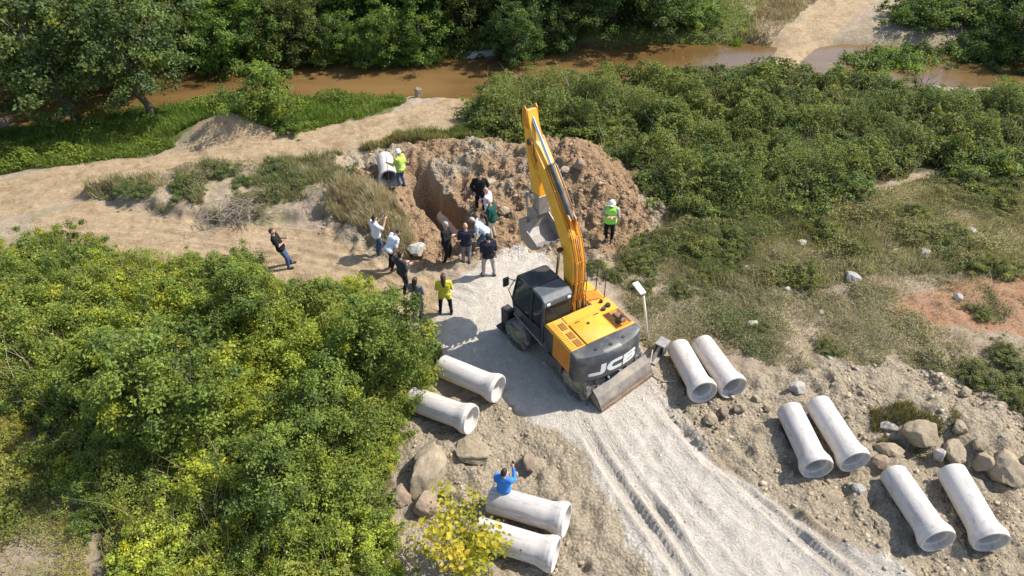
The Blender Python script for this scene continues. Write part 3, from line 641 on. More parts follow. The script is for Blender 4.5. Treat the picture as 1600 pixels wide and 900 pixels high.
mb = MB(); mb.tube([(CX0 + .05, .53, 3.072), (CX1 - .05, .53, 3.072)], .014, 6); mb.done('roof_rail', M['black'], cab)
mb = MB(); mb.prism([(1.68, 1.62), (1.715, 1.76), (1.40, 2.86), (1.385, 2.85), (1.70, 1.76), (1.665, 1.62)], 'x', CX0 + .07, CX1 - .07); mb.done('windscreen', M['glass'], cab)
for x in (CX0 + .03, CX1 - .035):
    mb = MB(); mb.prism([(.64, 1.66), (1.62, 1.56), (1.68, 1.76), (1.38, 2.82), (.58, 2.90)], 'x', x, x + .006); mb.done('side_window', M['glass'], cab)
    mb = MB(); mb.prism([(.56, 1.70), (-.02, 1.74), (-.02, 2.82), (.06, 2.92), (.50, 2.90)], 'x', x, x + .006); mb.done('side_window', M['glass'], cab)
mb = MB(); mb.box((CX0 + .08, -.105, 2.0), (CX1 - .08, -.095, 2.72)); mb.done('rear_window', M['glass'], cab)
mb = MB(); mb.box((CX0 + .02, -.14, 1.93), (CX1 - .02, -.09, 2.0), .01); mb.done('rear_window_sill', M['roofgrey'], cab)
mb = MB(); mb.box((-1.0, .2, 1.55), (-.5, .72, 1.68), .04); mb.box((-1.0, .12, 1.6), (-.5, .24, 2.3), .04); mb.box((-.88, .14, 2.3), (-.62, .22, 2.5), .03); mb.box((-.9, .3, 1.28), (-.6, .65, 1.55)); mb.done('operator_seat', M['cseat'], cab)
mb = MB(); mb.box((-1.1, .4, 1.28), (-1.03, .9, 1.85), .02); mb.box((-.47, .4, 1.28), (-.36, .9, 1.85), .02); mb.tube([(-.75, 1.4, 1.28), (-.75, 1.2, 2.0)], .04, 8); mb.done('control_console', M['black'], cab)
mb = MB(); mb.tube([(-.75 + .18 * math.cos(a), 1.16 + .15 * math.sin(a), 2.02 - .08 * math.sin(a)) for a in np.linspace(0, 2 * math.pi, 20)], .016, 6); mb.done('steering_wheel', M['black'], cab)
mi = link('mirror', None, upper)
mb = MB(); mb.tube([(CX0, 1.5, 2.6), (CX0 - .22, 1.72, 2.68), (CX0 - .24, 1.74, 2.45)], .014, 6); mb.tube([(CX0 - .02, 1.68, 1.7), (CX0 - .1, 1.78, 2.1), (CX0 - .02, 1.5, 2.7)], .016, 6); mb.done('mirror_arm', M['black'], mi)
mb = MB(); mb.box((CX0 - .36, 1.66, 2.35), (CX0 - .14, 1.73, 2.72), .03); mb.done('mirror_head', M['black'], mi)
for s, x in ((0, CX0 + .12), (1, CX1 - .12)):
    mb = MB(); mb.box((x - .06, -.19, 2.79), (x + .06, -.14, 2.87), .012); mb.done('work_lamp', M['lamp'], cab)
mb = MB(); mb.box((CX0 - .02, -.1, 1.10), (CX0 + .02, 1.6, 1.16), .008); mb.done('cab_step_rail', M['steel'], cab)
# -- boom, arm, bucket, in the (forward, up) plane
bx0, bx1 = -.11, .33; bxm = (bx0 + bx1) / 2
cl = [(.30, 1.62), (.30, 2.3), (.30, 3.0), (.36, 3.7), (.62, 4.35), (1.02, 4.86), (1.5, 5.45), (1.98, 5.98), (2.42, 6.42), (2.62, 6.62)]
hw = [.14, .20, .25, .27, .27, .25, .23, .20, .17, .12]
LftP, RgtP = [], []
for i, (s_, z_) in enumerate(cl):
    a = Vector(cl[max(i - 1, 0)]); b_ = Vector(cl[min(i + 1, len(cl) - 1)]); d = (b_ - a).normalized(); nn = Vector((-d.y, d.x))
    LftP.append((s_ + nn.x * hw[i], z_ + nn.y * hw[i])); RgtP.append((s_ - nn.x * hw[i], z_ - nn.y * hw[i]))
def strip_solid(L_, R_, x0, x1):
    bm = bmesh.new(); rows = []
    for l_, r_ in zip(L_, R_): rows.append([bm.verts.new((x0, *l_)), bm.verts.new((x1, *l_)), bm.verts.new((x1, *r_)), bm.verts.new((x0, *r_))])
    for a, b_ in zip(rows[:-1], rows[1:]):
        for k_ in range(4): bm.faces.new([a[k_], a[(k_ + 1) % 4], b_[(k_ + 1) % 4], b_[k_]])
    bm.faces.new(rows[0]); bm.faces.new(rows[-1][::-1]); bmesh.ops.recalc_face_normals(bm, faces=bm.faces)
    bmesh.ops.bevel(bm, geom=[e for e in bm.edges if e.calc_face_angle(0) > .8], offset=.018, segments=1, affect='EDGES')
    mb = MB(); mb.b.free(); mb.b = bm; return mb
boom = strip_solid(LftP, RgtP, bx0, bx1).done('boom', M['yellow'], upper, auto=30)
# boom side plates at the tip
for x in (bx0 - .02, bx1 - .03):
    mb = MB(); mb.prism([(2.1, 5.92), (2.3, 5.85), (2.72, 6.45), (2.74, 6.68), (2.58, 6.76), (2.4, 6.62)], 'x', x, x + .05, .01); mb.done('boom_cheek', M['orange'], boom)
# hoses along the upper side of the boom
for i in range(6):
    x = bx0 + .07 + i * .066; pts_ = []
    for j in range(1, 8):
        l_ = LftP[j]; c_ = cl[j]; d = (Vector(l_) - Vector(c_)).normalized(); o_ = .035 + .02 * rnd.random()
        pts_.append((x + rnd.uniform(-.012, .012), l_[0] + d.x * o_, l_[1] + d.y * o_))
    if i in (2, 3): pts_ = pts_[:4]
    mb = MB(); mb.tube(pts_, .021, 7); mb.done('hydraulic_hose', M['hose_orange' if i not in (1, 4) else 'yellow'], boom, smooth=True)
for j in (2, 3, 4, 6):
    l_ = Vector(LftP[j]); mb = MB(); mb.box((bx0 + .03, l_.x - .05, l_.y - .03), (bx1 - .03, l_.x + .03, l_.y + .055), .008); mb.done('hose_clamp', M['orange'], boom)
mb = MB(); mb.tube([(bx1 + .02, .2, 2.3), (bx1 + .06, .15, 3.2), (bx1 + .05, .25, 3.9), (bx1 + .04, .55, 4.6)], .016, 6); mb.done('hydraulic_hose', M['hose'], boom, smooth=True)
# work lamp on the boom's left side
mb = MB(); mb.lathe([(0, 0), (.07, 0), (.09, .06), (.08, .10), (0, .12)], 14, Matrix.Translation((bx0 - .10, .62, 3.95)) @ Matrix.Rotation(R(-70), 4, 'X')); mb.done('boom_lamp', M['black'], boom, auto=40)
# boom lifting cylinders
def cyl(a, b, r1, r2, frac, parent, bm_='black', rod='chrome'):
    a, b = Vector(a), Vector(b); m_ = a + (b - a) * frac; d = (b - a).normalized()
    mb = MB(); mb.tube([a - d * .04, a + d * .02, a + d * .03, m_ - d * .06, m_ - d * .05, m_], [r1 * .8, r1 * .8, r1, r1, r1 * 1.18, r1 * 1.18], 18); c_ = mb.done('cylinder_barrel', M[bm_], parent, auto=35)
    mb = MB(); mb.tube([m_, b], r2, 14); mb.done('cylinder_rod', M[rod], parent, auto=35)
    mb = MB(); mb.tube([b - Vector((r1 * .9, 0, 0)), b + Vector((r1 * .9, 0, 0))], r1 * .85, 14); mb.done('cylinder_eye', M[bm_], parent, auto=35)
for x in (bx0 - .09, bx1 + .09): cyl((x, .85, 1.55), (x, .72, 3.95), .075, .045, .55, boom, 'charcoal')
# arm cylinder on top of the boom
cyl((bxm, .62, 5.02), (bxm, 2.98, 7.42), .088, .05, .50, boom, 'charcoal')
mb = MB()
for x in (bxm - .11, bxm + .08): mb.prism([(.50, 4.62), (.92, 5.12), (.66, 5.14), (.52, 5.04)], 'x', x, x + .035)
mb.done('cylinder_bracket', M['orange'], boom)
mb = MB(); mb.tube([(bxm + .13, .75, 5.2), (bxm + .15, 1.2, 5.68), (bxm + .14, 1.7, 6.2), (bxm + .1, 1.8, 6.28)], .02, 7); mb.done('hydraulic_hose', M['steel'], boom, smooth=True)
# arm
armL = [(2.86, 7.50), (2.72, 7.1), (2.50, 6.75), (2.34, 6.35), (2.18, 5.7), (2.08, 5.0), (2.04, 4.42)]
armR = [(3.06, 7.46), (3.02, 7.0), (2.98, 6.6), (2.86, 6.1), (2.62, 5.4), (2.40, 4.8), (2.24, 4.40)]
ax0, ax1 = bx0 + .05, bx1 - .05
arm = strip_solid(armL, armR, ax0 - .0, ax1).done('dipper_arm', M['yellow'], upper, auto=30)
for x in (ax0 - .035, ax1 - .005):
    mb = MB(); mb.prism([(2.86, 7.52), (2.95, 7.60), (3.08, 7.52), (3.06, 7.0), (2.75, 6.95)], 'x', x, x + .04, .008); mb.done('arm_horn', M['orange'], arm)
mb = MB(); mb.tube([(bx0 - .06, 2.60, 6.62), (bx1 + .06, 2.60, 6.62)], .085, 18); mb.done('arm_pivot_pin', M['black'], arm, auto=40)
mb = MB(); mb.tube([(bx0 - .05, 2.15, 4.42), (bx1 + .05, 2.15, 4.42)], .06, 16); mb.done('bucket_pin', M['steel'], arm, auto=40)
mb = MB(); mb.tube([(ax0 - .03, 2.42, 6.75), (ax0 - .08, 2.32, 6.35), (ax0 - .06, 2.2, 6.2), (ax0 - .05, 2.35, 5.9)], .02, 7); mb.done('hydraulic_hose', M['hose'], arm, smooth=True)
mb = MB(); mb.prism([(2.06, 5.0), (2.40, 5.0), (2.27, 4.33), (2.03, 4.36)], 'x', ax0 - .03, ax1 + .03, .015); mb.done('arm_tip', M['steel'], arm)
# bucket cylinder on the far side of the arm, and links
cyl((bxm, 3.10, 6.6), (bxm, 2.72, 4.78), .065, .04, .58, arm, 'charcoal')
for x in (ax0 - .06, ax1 + .02):
    mb = MB(); mb.prism([(2.72, 4.86), (2.79, 4.76), (2.25, 4.66), (2.24, 4.75)], 'x', x, x + .04); mb.prism([(2.68, 4.83), (2.78, 4.80), (2.62, 4.28), (2.52, 4.30)], 'x', x - .045, x - .005); mb.done('bucket_link', M['steel'], arm)
# bucket, curled so that its mouth faces up: shell of plates
bk = link('bucket', None, upper); kx0, kx1 = -.44, .62
outer = [(2.62, 4.02), (2.66, 3.80), (2.58, 3.50), (2.36, 3.30), (2.05, 3.22), (1.80, 3.28), (1.50, 3.55)]
inner = [(2.57, 4.01), (2.60, 3.80), (2.53, 3.53), (2.34, 3.35), (2.05, 3.275), (1.83, 3.325), (1.53, 3.58)]
bshell = strip_solid(outer, inner, kx0, kx1).done('bucket_shell', M['steel'], bk)
for x in (kx0 - .002, kx1 - .028):
    mb = MB(); mb.prism([(2.617, 4.018), (2.655, 3.80), (2.575, 3.503), (2.357, 3.303), (2.05, 3.224), (1.802, 3.284), (1.505, 3.553), (1.56, 3.64), (2.1, 3.78)], 'x', x, x + .03); mb.done('bucket_side', M['steel'], bk)
for i in range(5):
    x = kx0 + .07 + i * (kx1 - kx0 - .14) / 4; mb = MB(); mb.prism([(1.60, 3.42), (1.56, 3.60), (1.37, 3.70), (1.40, 3.66)], 'x', x - .045, x + .045, .006); mb.done('bucket_tooth', M['steel'], bk)
for x in (bx0 - .03, bx1 - .02):
    mb = MB(); mb.prism([(2.63, 4.0), (2.66, 4.36), (2.58, 4.38), (2.16, 4.50), (2.06, 4.42), (2.2, 4.15), (2.45, 3.9), (2.58, 3.75)], 'x', x, x + .05, .01); mb.done('bucket_ear', M['steel'], bk)

# parts hang directly from the machine: fold the two frames away
for fr in (under, upper):
    rz = fr.rotation_euler.z; Mr = Matrix.Rotation(rz, 4, 'Z')
    for ch in [o for o in bpy.data.objects if o.parent == fr]:
        Ml = Matrix.LocRotScale(ch.location, ch.rotation_euler, ch.scale); ch.parent = ex; ch.matrix_basis = Mr @ Ml
    bpy.data.objects.remove(fr)

# ================================================================ leaning pole, block, cable
a = hit(1013, 531); p = thing('leaning_pole', 'leaning white pole with a flat white panel head beside the excavator', 'pole', a)
top = Vector((-.42, .10, 2.05))
mb = MB(); mb.tube([(0, 0, -.2), top * .5, top], .04, 10); mb.done('pole_shaft', M['pole'], p, smooth=True)
mb = MB(); mb.box((-.12, -.05, -.025), (.11, .45, .03), .02, Matrix.Translation(top + Vector((-.02, -.05, .03))) @ Matrix.Rotation(R(28), 4, 'Z') @ Matrix.Rotation(R(12), 4, 'X')); mb.done('panel_head', M['white'], p)
mb = MB(); mb.tube([top * .97 + Vector((0, 0, -.05)), top + Vector((0, 0, .02))], .06, 10); mb.done('head_socket', M['steel'], p)
a = hit(1027, 556); p = thing('steel_bracket', 'grey steel bracket block with a dark open end beside the blade', 'bracket', a, (0, 0, R(-38)))
mb = MB(); mb.box((-.16, -.45, 0), (.16, .30, .06), .01); mb.box((-.18, .02, .05), (-.13, .45, .45), .01); mb.box((.13, .02, .05), (.18, .45, .45), .01); mb.box((-.18, .02, .42), (.18, .45, .47), .01); mb.prism([(-.4, .05), (.05, .05), (.05, .40)], 'x', -.05, .05); mb.done('bracket_frame', M['steel'], p)
mb = MB(); mb.box((-.135, .1, .06), (.135, .40, .41)); mb.done('bracket_core', M['black'], p)
pts_ = [hit(*q) + Vector((0, 0, .03 + dz)) for q, dz in (((1018, 556), .25), ((1014, 575), .1), ((1020, 588), 0), ((1036, 597), .0), ((1052, 597), .0), ((1062, 594), 0))]
mb = MB(); mb.tube(pts_, .02, 7); tag(mb.done('cable', M['cable'], smooth=True), 'thin tan cable looping from the bracket toward the pipe pair', 'cable')

# ================================================================ rocks
def rock_mesh(seed, sub=3, rough=.28, flat=1.0):
    rn = np.random.default_rng(seed); bm = bmesh.new(); bmesh.ops.create_icosphere(bm, subdivisions=sub, radius=1)
    V = np.array([v.co[:] for v in bm.verts]); pl = rn.normal(size=(11, 3)); pl /= np.linalg.norm(pl, axis=1)[:, None]; ds = rn.uniform(.55, .92, 11)
    for n_, d_ in zip(pl, ds):
        q = V @ n_; m = q > d_; V[m] -= np.outer((q[m] - d_) * 1.0, n_)
    nn = sum(a_ * vnoise(V[:, 0] * f_ + V[:, 2] * f_ * .7 + seed, V[:, 1] * f_ - V[:, 2] * f_ * .6, seed) for f_, a_ in ((1.5, rough * .9), (4, rough * .45), (9, rough * .3), (18, rough * .15)))
    V *= (0.85 + nn)[:, None]; V[:, 2] *= flat
    for v, c_ in zip(bm.verts, V): v.co = c_
    me = bpy.data.meshes.new('rock'); bm.to_mesh(me); bm.free(); return me
ROCKS = [rock_mesh(s, 4) for s in range(6)]
for me in ROCKS: me.polygons.foreach_set('use_smooth', np.ones(len(me.polygons), bool)); me.set_sharp_from_angle(angle=R(35))
ROCKM = {}
def boulder(px, py, w, d, h, label, mat='rock', rz=0.0, k=0, group=None, tilt=0.0, sink=.22, name='boulder'):
    p_ = hit(px, py); key = (k, mat)
    if key not in ROCKM: me = ROCKS[k].copy(); me.materials.clear(); me.materials.append(M[mat]); ROCKM[key] = me
    o = link(name, ROCKM[key], None, (p_.x, p_.y, gz(p_.x, p_.y) + h * (.5 - sink)), (tilt, 0, rz), (w / 2, d / 2, h / 2))
    return tag(o, label, 'boulder' if name == 'boulder' else 'stone', group)
BG = 'boulders on the site'
boulder(672, 745, 1.0, 1.6, 1.0, 'tallest grey-brown boulder leaning at the edge of the bushes', 'rock', -.35, 0, BG, .2)
boulder(664, 792, .8, .7, .6, 'reddish-brown boulder in front of the tall leaning boulder', 'rock_red', .4, 1, BG)
boulder(628, 778, .55, .7, .5, 'pinkish boulder half hidden in bushes left of the tall boulder', 'rock_red', .2, 2, BG)
boulder(738, 708, 1.2, .8, .3, 'wide low earthy slab above the person in blue', 'rock_moss', -.5, 3, BG)
boulder(829, 728, .42, .6, .4, 'brown oblong stone right of the person in blue', 'rock_red', .6, 4, BG)
boulder(700, 772, .4, .35, .3, 'small tan stone beside the yellow-leaved sapling', 'rock', .6, 5, BG)
boulder(1568, 740, .95, 1.05, .85, 'big rounded grey boulder beside the rightmost pipe', 'rock', .2, 2, BG)
boulder(1386, 706, .85, .5, .4, 'flat-topped angular boulder behind the lower right pipes', 'rock', -.5, 1, BG)
boulder(1375, 727, .55, .5, .35, 'low brown stone just above the left of the two lower right pipes', 'rock_red', .3, 3, BG)
boulder(1385, 668, .55, .35, .22, 'pale flat stone on the rubble bank above the lower right pipes', 'rock_pale', -.2, 5, BG)
boulder(1436, 682, 1.1, .8, .6, 'wide earth-covered boulder with grass above the lower right pipes', 'rock_moss', .3, 0, BG)
boulder(1490, 712, .85, .6, .5, 'grey boulder behind the rightmost pipe', 'rock', .9, 4, BG)
boulder(1532, 728, .6, .55, .55, 'grey boulder between the rightmost pipe and the big round boulder', 'rock', 1.4, 1, BG)
boulder(1465, 715, .4, .35, .4, 'small pale stone between the two lower right pipes', 'rock_pale', .2, 3, BG)
boulder(1602, 738, .6, .8, .7, 'boulder cut by the right edge of the picture', 'rock', .2, 5, BG)
boulder(1530, 700, .5, .4, .4, 'brown stone above the big round boulder', 'rock_moss', .2, 4, BG)
boulder(1497, 672, .5, .4, .35, 'brown stone high on the right rubble bank', 'rock', 1.2, 0, BG)
boulder(1507, 614, .4, .3, .25, 'grey stone at the top edge of the right rubble bank', 'rock', .5, 2, BG)
boulder(1340, 763, .42, .3, .2, 'pale pointed stone left of the lower right pipes', 'rock_pale', -.8, 1, BG)
boulder(1303, 778, .6, .45, .16, 'flat tan stone half buried beside the pale track', 'rock', .1, 3, BG)
boulder(1245, 610, .55, .4, .4, 'pale yellowish stone right behind the middle pipe pair', 'rock_pale', .3, 0, BG)
boulder(1109, 657, .42, .4, .32, 'pale stone just below the upper pipe pair', 'rock', .3, 2, BG)
boulder(1132, 646, .36, .3, .26, 'dark brown stone below the upper pipe pair', 'rock_red', .9, 4, BG)
boulder(1153, 640, .4, .34, .3, 'light stone right below the upper pipe pair', 'rock', .2, 5, BG)
boulder(1180, 628, .38, .3, .25, 'tan stone right of the upper pipe pair', 'rock', 1.1, 1, BG)
boulder(1199, 640, .32, .3, .22, 'small stone left of the middle pipe pair', 'rock', .1, 3, BG)
boulder(757, 292, 1.15, .75, .45, 'flat tan rock behind the man in black on the spoil heap', 'rock', .2, 3, BG)
boulder(787, 332, .45, .4, .4, 'round grey stone right of the man in dark green', 'rock', .2, 2, BG)
boulder(905, 262, .55, .5, .5, 'dark boulder near the top of the reddish heap', 'rock_red', .8, 1, BG)
boulder(883, 268, .4, .4, .3, 'tan stone on the crest of the reddish heap', 'rock', .4, 4, BG)
boulder(1002, 262, .5, .4, .3, 'brown stone at the back edge of the reddish heap', 'rock_red', .4, 0, BG)
boulder(652, 395, .8, .6, .5, 'pale rock on the near side of the trench mouth', 'rock_pale', .5, 3, BG)
for q, (px, py, s_) in enumerate([(1252, 382, .45), (1208, 397, .38), (1196, 406, .4), (1224, 413, .25), (1165, 422, .4), (1189, 437, .36), (1331, 437, .62), (1229, 453, .3), (1443, 398, .6), (1480, 398, .55), (1508, 412, .4), (1176, 508, .45), (1497, 467, .4), (1516, 363, .5), (1596, 258, .6), (1283, 490, .25), (1297, 561, .2)]):
    boulder(px, py, s_, s_ * .7, s_ * .55, 'pale stone lying in the dry grass of the right slope', 'rock_pale', q * .9, q % 6, 'pale stones in the grass of the right slope', 0, .2, 'pale_stone')
for q, (px, py, s_) in enumerate([(690, 143, .9), (668, 130, .7), (676, 147, .6), (655, 152, .5)]):
    boulder(px, py, s_, s_ * .5, .7, ['pale stone at the river edge by the dirt road', 'dark stone standing in the shallow river', 'low grey stone on the river shore', 'small brown stone on the river shore'][q], 'rock_pale' if q == 0 else 'rock', .4 + q, q, 'stones in the river shallows', 0, .1, 'river_stone')
o_ = boulder(745, 97, 3.0, 1.1, .75, 'large pale flat rock slab on the far river bank', 'rock_pale', .08, 3, None, 0, .0, 'boulder'); o_.location.z = -.85

# clods, gravel: one mass of broken soil, joined
def joined_clods(name, label, spots, sizes, tints, seed, sub=1):
    rn = np.random.default_rng(seed); proto = []
    for s_ in range(5):
        bm = bmesh.new(); bmesh.ops.create_icosphere(bm, subdivisions=sub, radius=1); V = np.array([v.co[:] for v in bm.verts]); bm.verts.index_update()
        Fs = np.array([[v.index for v in f.verts] for f in bm.faces]); bm.free(); V = V * rn.uniform(.45, 1.25, (len(V), 1)) * rn.uniform(.6, 1.3, (1, 3)) ; proto.append((V, Fs))
    AV, AF, AC = [], [], []; off = 0
    z = gfast(spots[:, 0], spots[:, 1])
    for i in range(len(spots)):
        V, Fs = proto[i % 5]; a = rn.uniform(0, 6.28); c_, s_ = math.cos(a), math.sin(a); sc = sizes[i] * rn.uniform(.7, 1.3, 3); sc[2] *= .7
        Q = V * sc; Q = np.stack([Q[:, 0] * c_ - Q[:, 1] * s_, Q[:, 0] * s_ + Q[:, 1] * c_, Q[:, 2]], 1) + (spots[i, 0], spots[i, 1], z[i] - sizes[i] * .05)
        AV.append(Q); AF.append(Fs + off); off += len(V); AC.append(np.tile(tints[i], (len(V), 1)))
    return tag(link(name, mesh_np(name, np.concatenate(AV), np.concatenate(AF), np.concatenate(AC), [M['clod']])), label, kind='stuff')
def sample(P, n, seed, edge=0.0, dens=None):
    rn = np.random.default_rng(seed); lo = P.min(0); hi = P.max(0); out = []
    lo = np.maximum(lo, (-60, 6)); hi = np.minimum(hi, (60, 60)); tot = 0
    while tot < n:
        q = lo + rn.random((n * 3, 2)) * (hi - lo); m = poly_sd(q[:, 0], q[:, 1], P) + (fbm(q[:, 0], q[:, 1], 3, 40) * 1.2) > edge
        if dens is not None: m &= rn.random(len(q)) < dens(q[:, 0], q[:, 1])
        q = q[m]; out.append(q); tot += len(q)
    return np.concatenate(out)[:n]
rn = np.random.default_rng(5)
def clods(name, label, P, n, smin, smax, ca, cb, seed, dens=None):
    q = sample(P, n, seed, 0, dens); r_ = np.random.default_rng(seed + 99); sz = smin + (smax - smin) * r_.random(n) ** 9
    t_ = r_.random((n, 1)); tint = np.array(ca) * (1 - t_) + np.array(cb) * t_; tint *= r_.uniform(.8, 1.2, (n, 1))
    joined_clods(name, label, q, sz, tint, seed)
notpale = lambda x, y: 1 - sstep(-.3, .3, poly_sd(x, y, Z_pale))
clumpy = lambda x, y: notpale(x, y) * sstep(-.12, .16, fbm(x * .7, y * .7, 3, 60)) * (seg_dist(x, y, TRENCH)[0] > .75)
clods('spoil_clods', 'broken clods and stones over the excavated spoil', Z_spoil, 6500, .018, .15, (.22, .15, .09), (.40, .30, .20), 1, clumpy)
clods('heap_clods', 'reddish-brown soil clods on the heap', Z_red, 1500, .012, .08, (.28, .17, .09), (.40, .27, .16), 2, clumpy)
clods('rubble_clods', 'loose soil clods and stones around the boulders left of the track', Z_rubL, 4200, .010, .085, (.29, .23, .155), (.46, .385, .28), 3, clumpy)
clods('rubble_clods', 'loose soil clods and stones around the right-hand pipes', Z_rubR, 8000, .010, .095, (.29, .23, .155), (.46, .385, .28), 4, clumpy)
clods('track_gravel', 'crushed pale stones strewn over the track', Z_pale, 4500, .010, .045, (.46, .42, .36), (.62, .58, .52), 6)
clods('road_gravel', 'small stones strewn over the dirt roads', np.array(Z_trk2), 900, .012, .06, (.38, .30, .21), (.52, .43, .32), 7)

# ================================================================ people
def cloth(name, col, rough=.85): return simple(name, col, rough, 0, .14, 9, None, 0, .25, .2)
CL = {n: cloth('cloth_' + n, c) for n, c in dict(black=(.014, .014, .016), navy=(.022, .026, .042), charcoal=(.045, .05, .06), grey=(.19, .18, .19), white=(.72, .73, .76), paleblue=(.55, .66, .80), darkgreen=(.012, .06, .045), hivis=(.32, .75, .10), hivis2=(.45, .60, .10), yellow=(.62, .55, .05), blue=(.05, .21, .62), jeans=(.06, .10, .18), khaki=(.42, .35, .25), lightgrey=(.38, .34, .33), brown=(.10, .06, .04)).items()}
SKIN = simple('skin', (.50, .29, .20), .55, 0, .08, 10, None, 0, .05)
HAIR = {n: simple('hair_' + n, c, .6, 0, .25, 25, None, 0, .4) for n, c in dict(black=(.016, .012, .010), grey=(.38, .36, .34), brown=(.06, .03, .018), bald=(.45, .26, .18)).items()}
M['helmet'] = simple('white_helmet', (.82, .82, .80), .35, 0, .03, 4); M['phone'] = simple('phone_case', (.02, .02, .025), .3); M['shoe'] = simple('shoe_leather', (.03, .026, .024), .6); M['eye'] = simple('eye_dark', (.03, .02, .015), .2); M['stripe'] = simple('reflective_stripe', (.7, .72, .7), .3)
def V3(*a): return Vector(a)
def capsule_into(bm, a, b, ra, rb, n=12):
    a, b = Vector(a), Vector(b); d = b - a; L_ = max(d.length, 1e-4); q = d.to_track_quat('Z', 'Y') if d.length > 1e-4 else Matrix.Identity(3).to_quaternion()
    rows = []
    prof = [(ra * math.cos(t), -ra * math.sin(t)) for t in (1.5, 1.0, .5, 0)] + [(rb * math.cos(t), L_ + rb * math.sin(t)) for t in (0, .5, 1.0, 1.5)]
    for r_, z_ in prof: rows.append([bm.verts.new(a + q @ Vector((r_ * math.cos(k_ * 2 * math.pi / n), r_ * math.sin(k_ * 2 * math.pi / n), z_))) for k_ in range(n)])
    for A, B in zip(rows[:-1], rows[1:]):
        for k_ in range(n): bm.faces.new([A[k_], A[(k_ + 1) % n], B[(k_ + 1) % n], B[k_]])
    bm.faces.new(rows[0][::-1]); bm.faces.new(rows[-1])
def ellipsoid_into(bm, c, r, Mr=None):
    g_ = bmesh.ops.create_icosphere(bm, subdivisions=3, radius=1)
    for v in g_['verts']:
        p_ = Vector((v.co.x * r[0], v.co.y * r[1], v.co.z * r[2])); v.co = (Mr @ p_ if Mr else p_) + Vector(c)
def sd_caps(P, a, b, ra, rb):
    a, b = np.array(a), np.array(b); d = b - a; t = np.clip(((P - a) @ d) / (d @ d + 1e-9), 0, 1)
    return np.linalg.norm(P - a - t[:, None] * d, axis=1) - (ra + (rb - ra) * t)

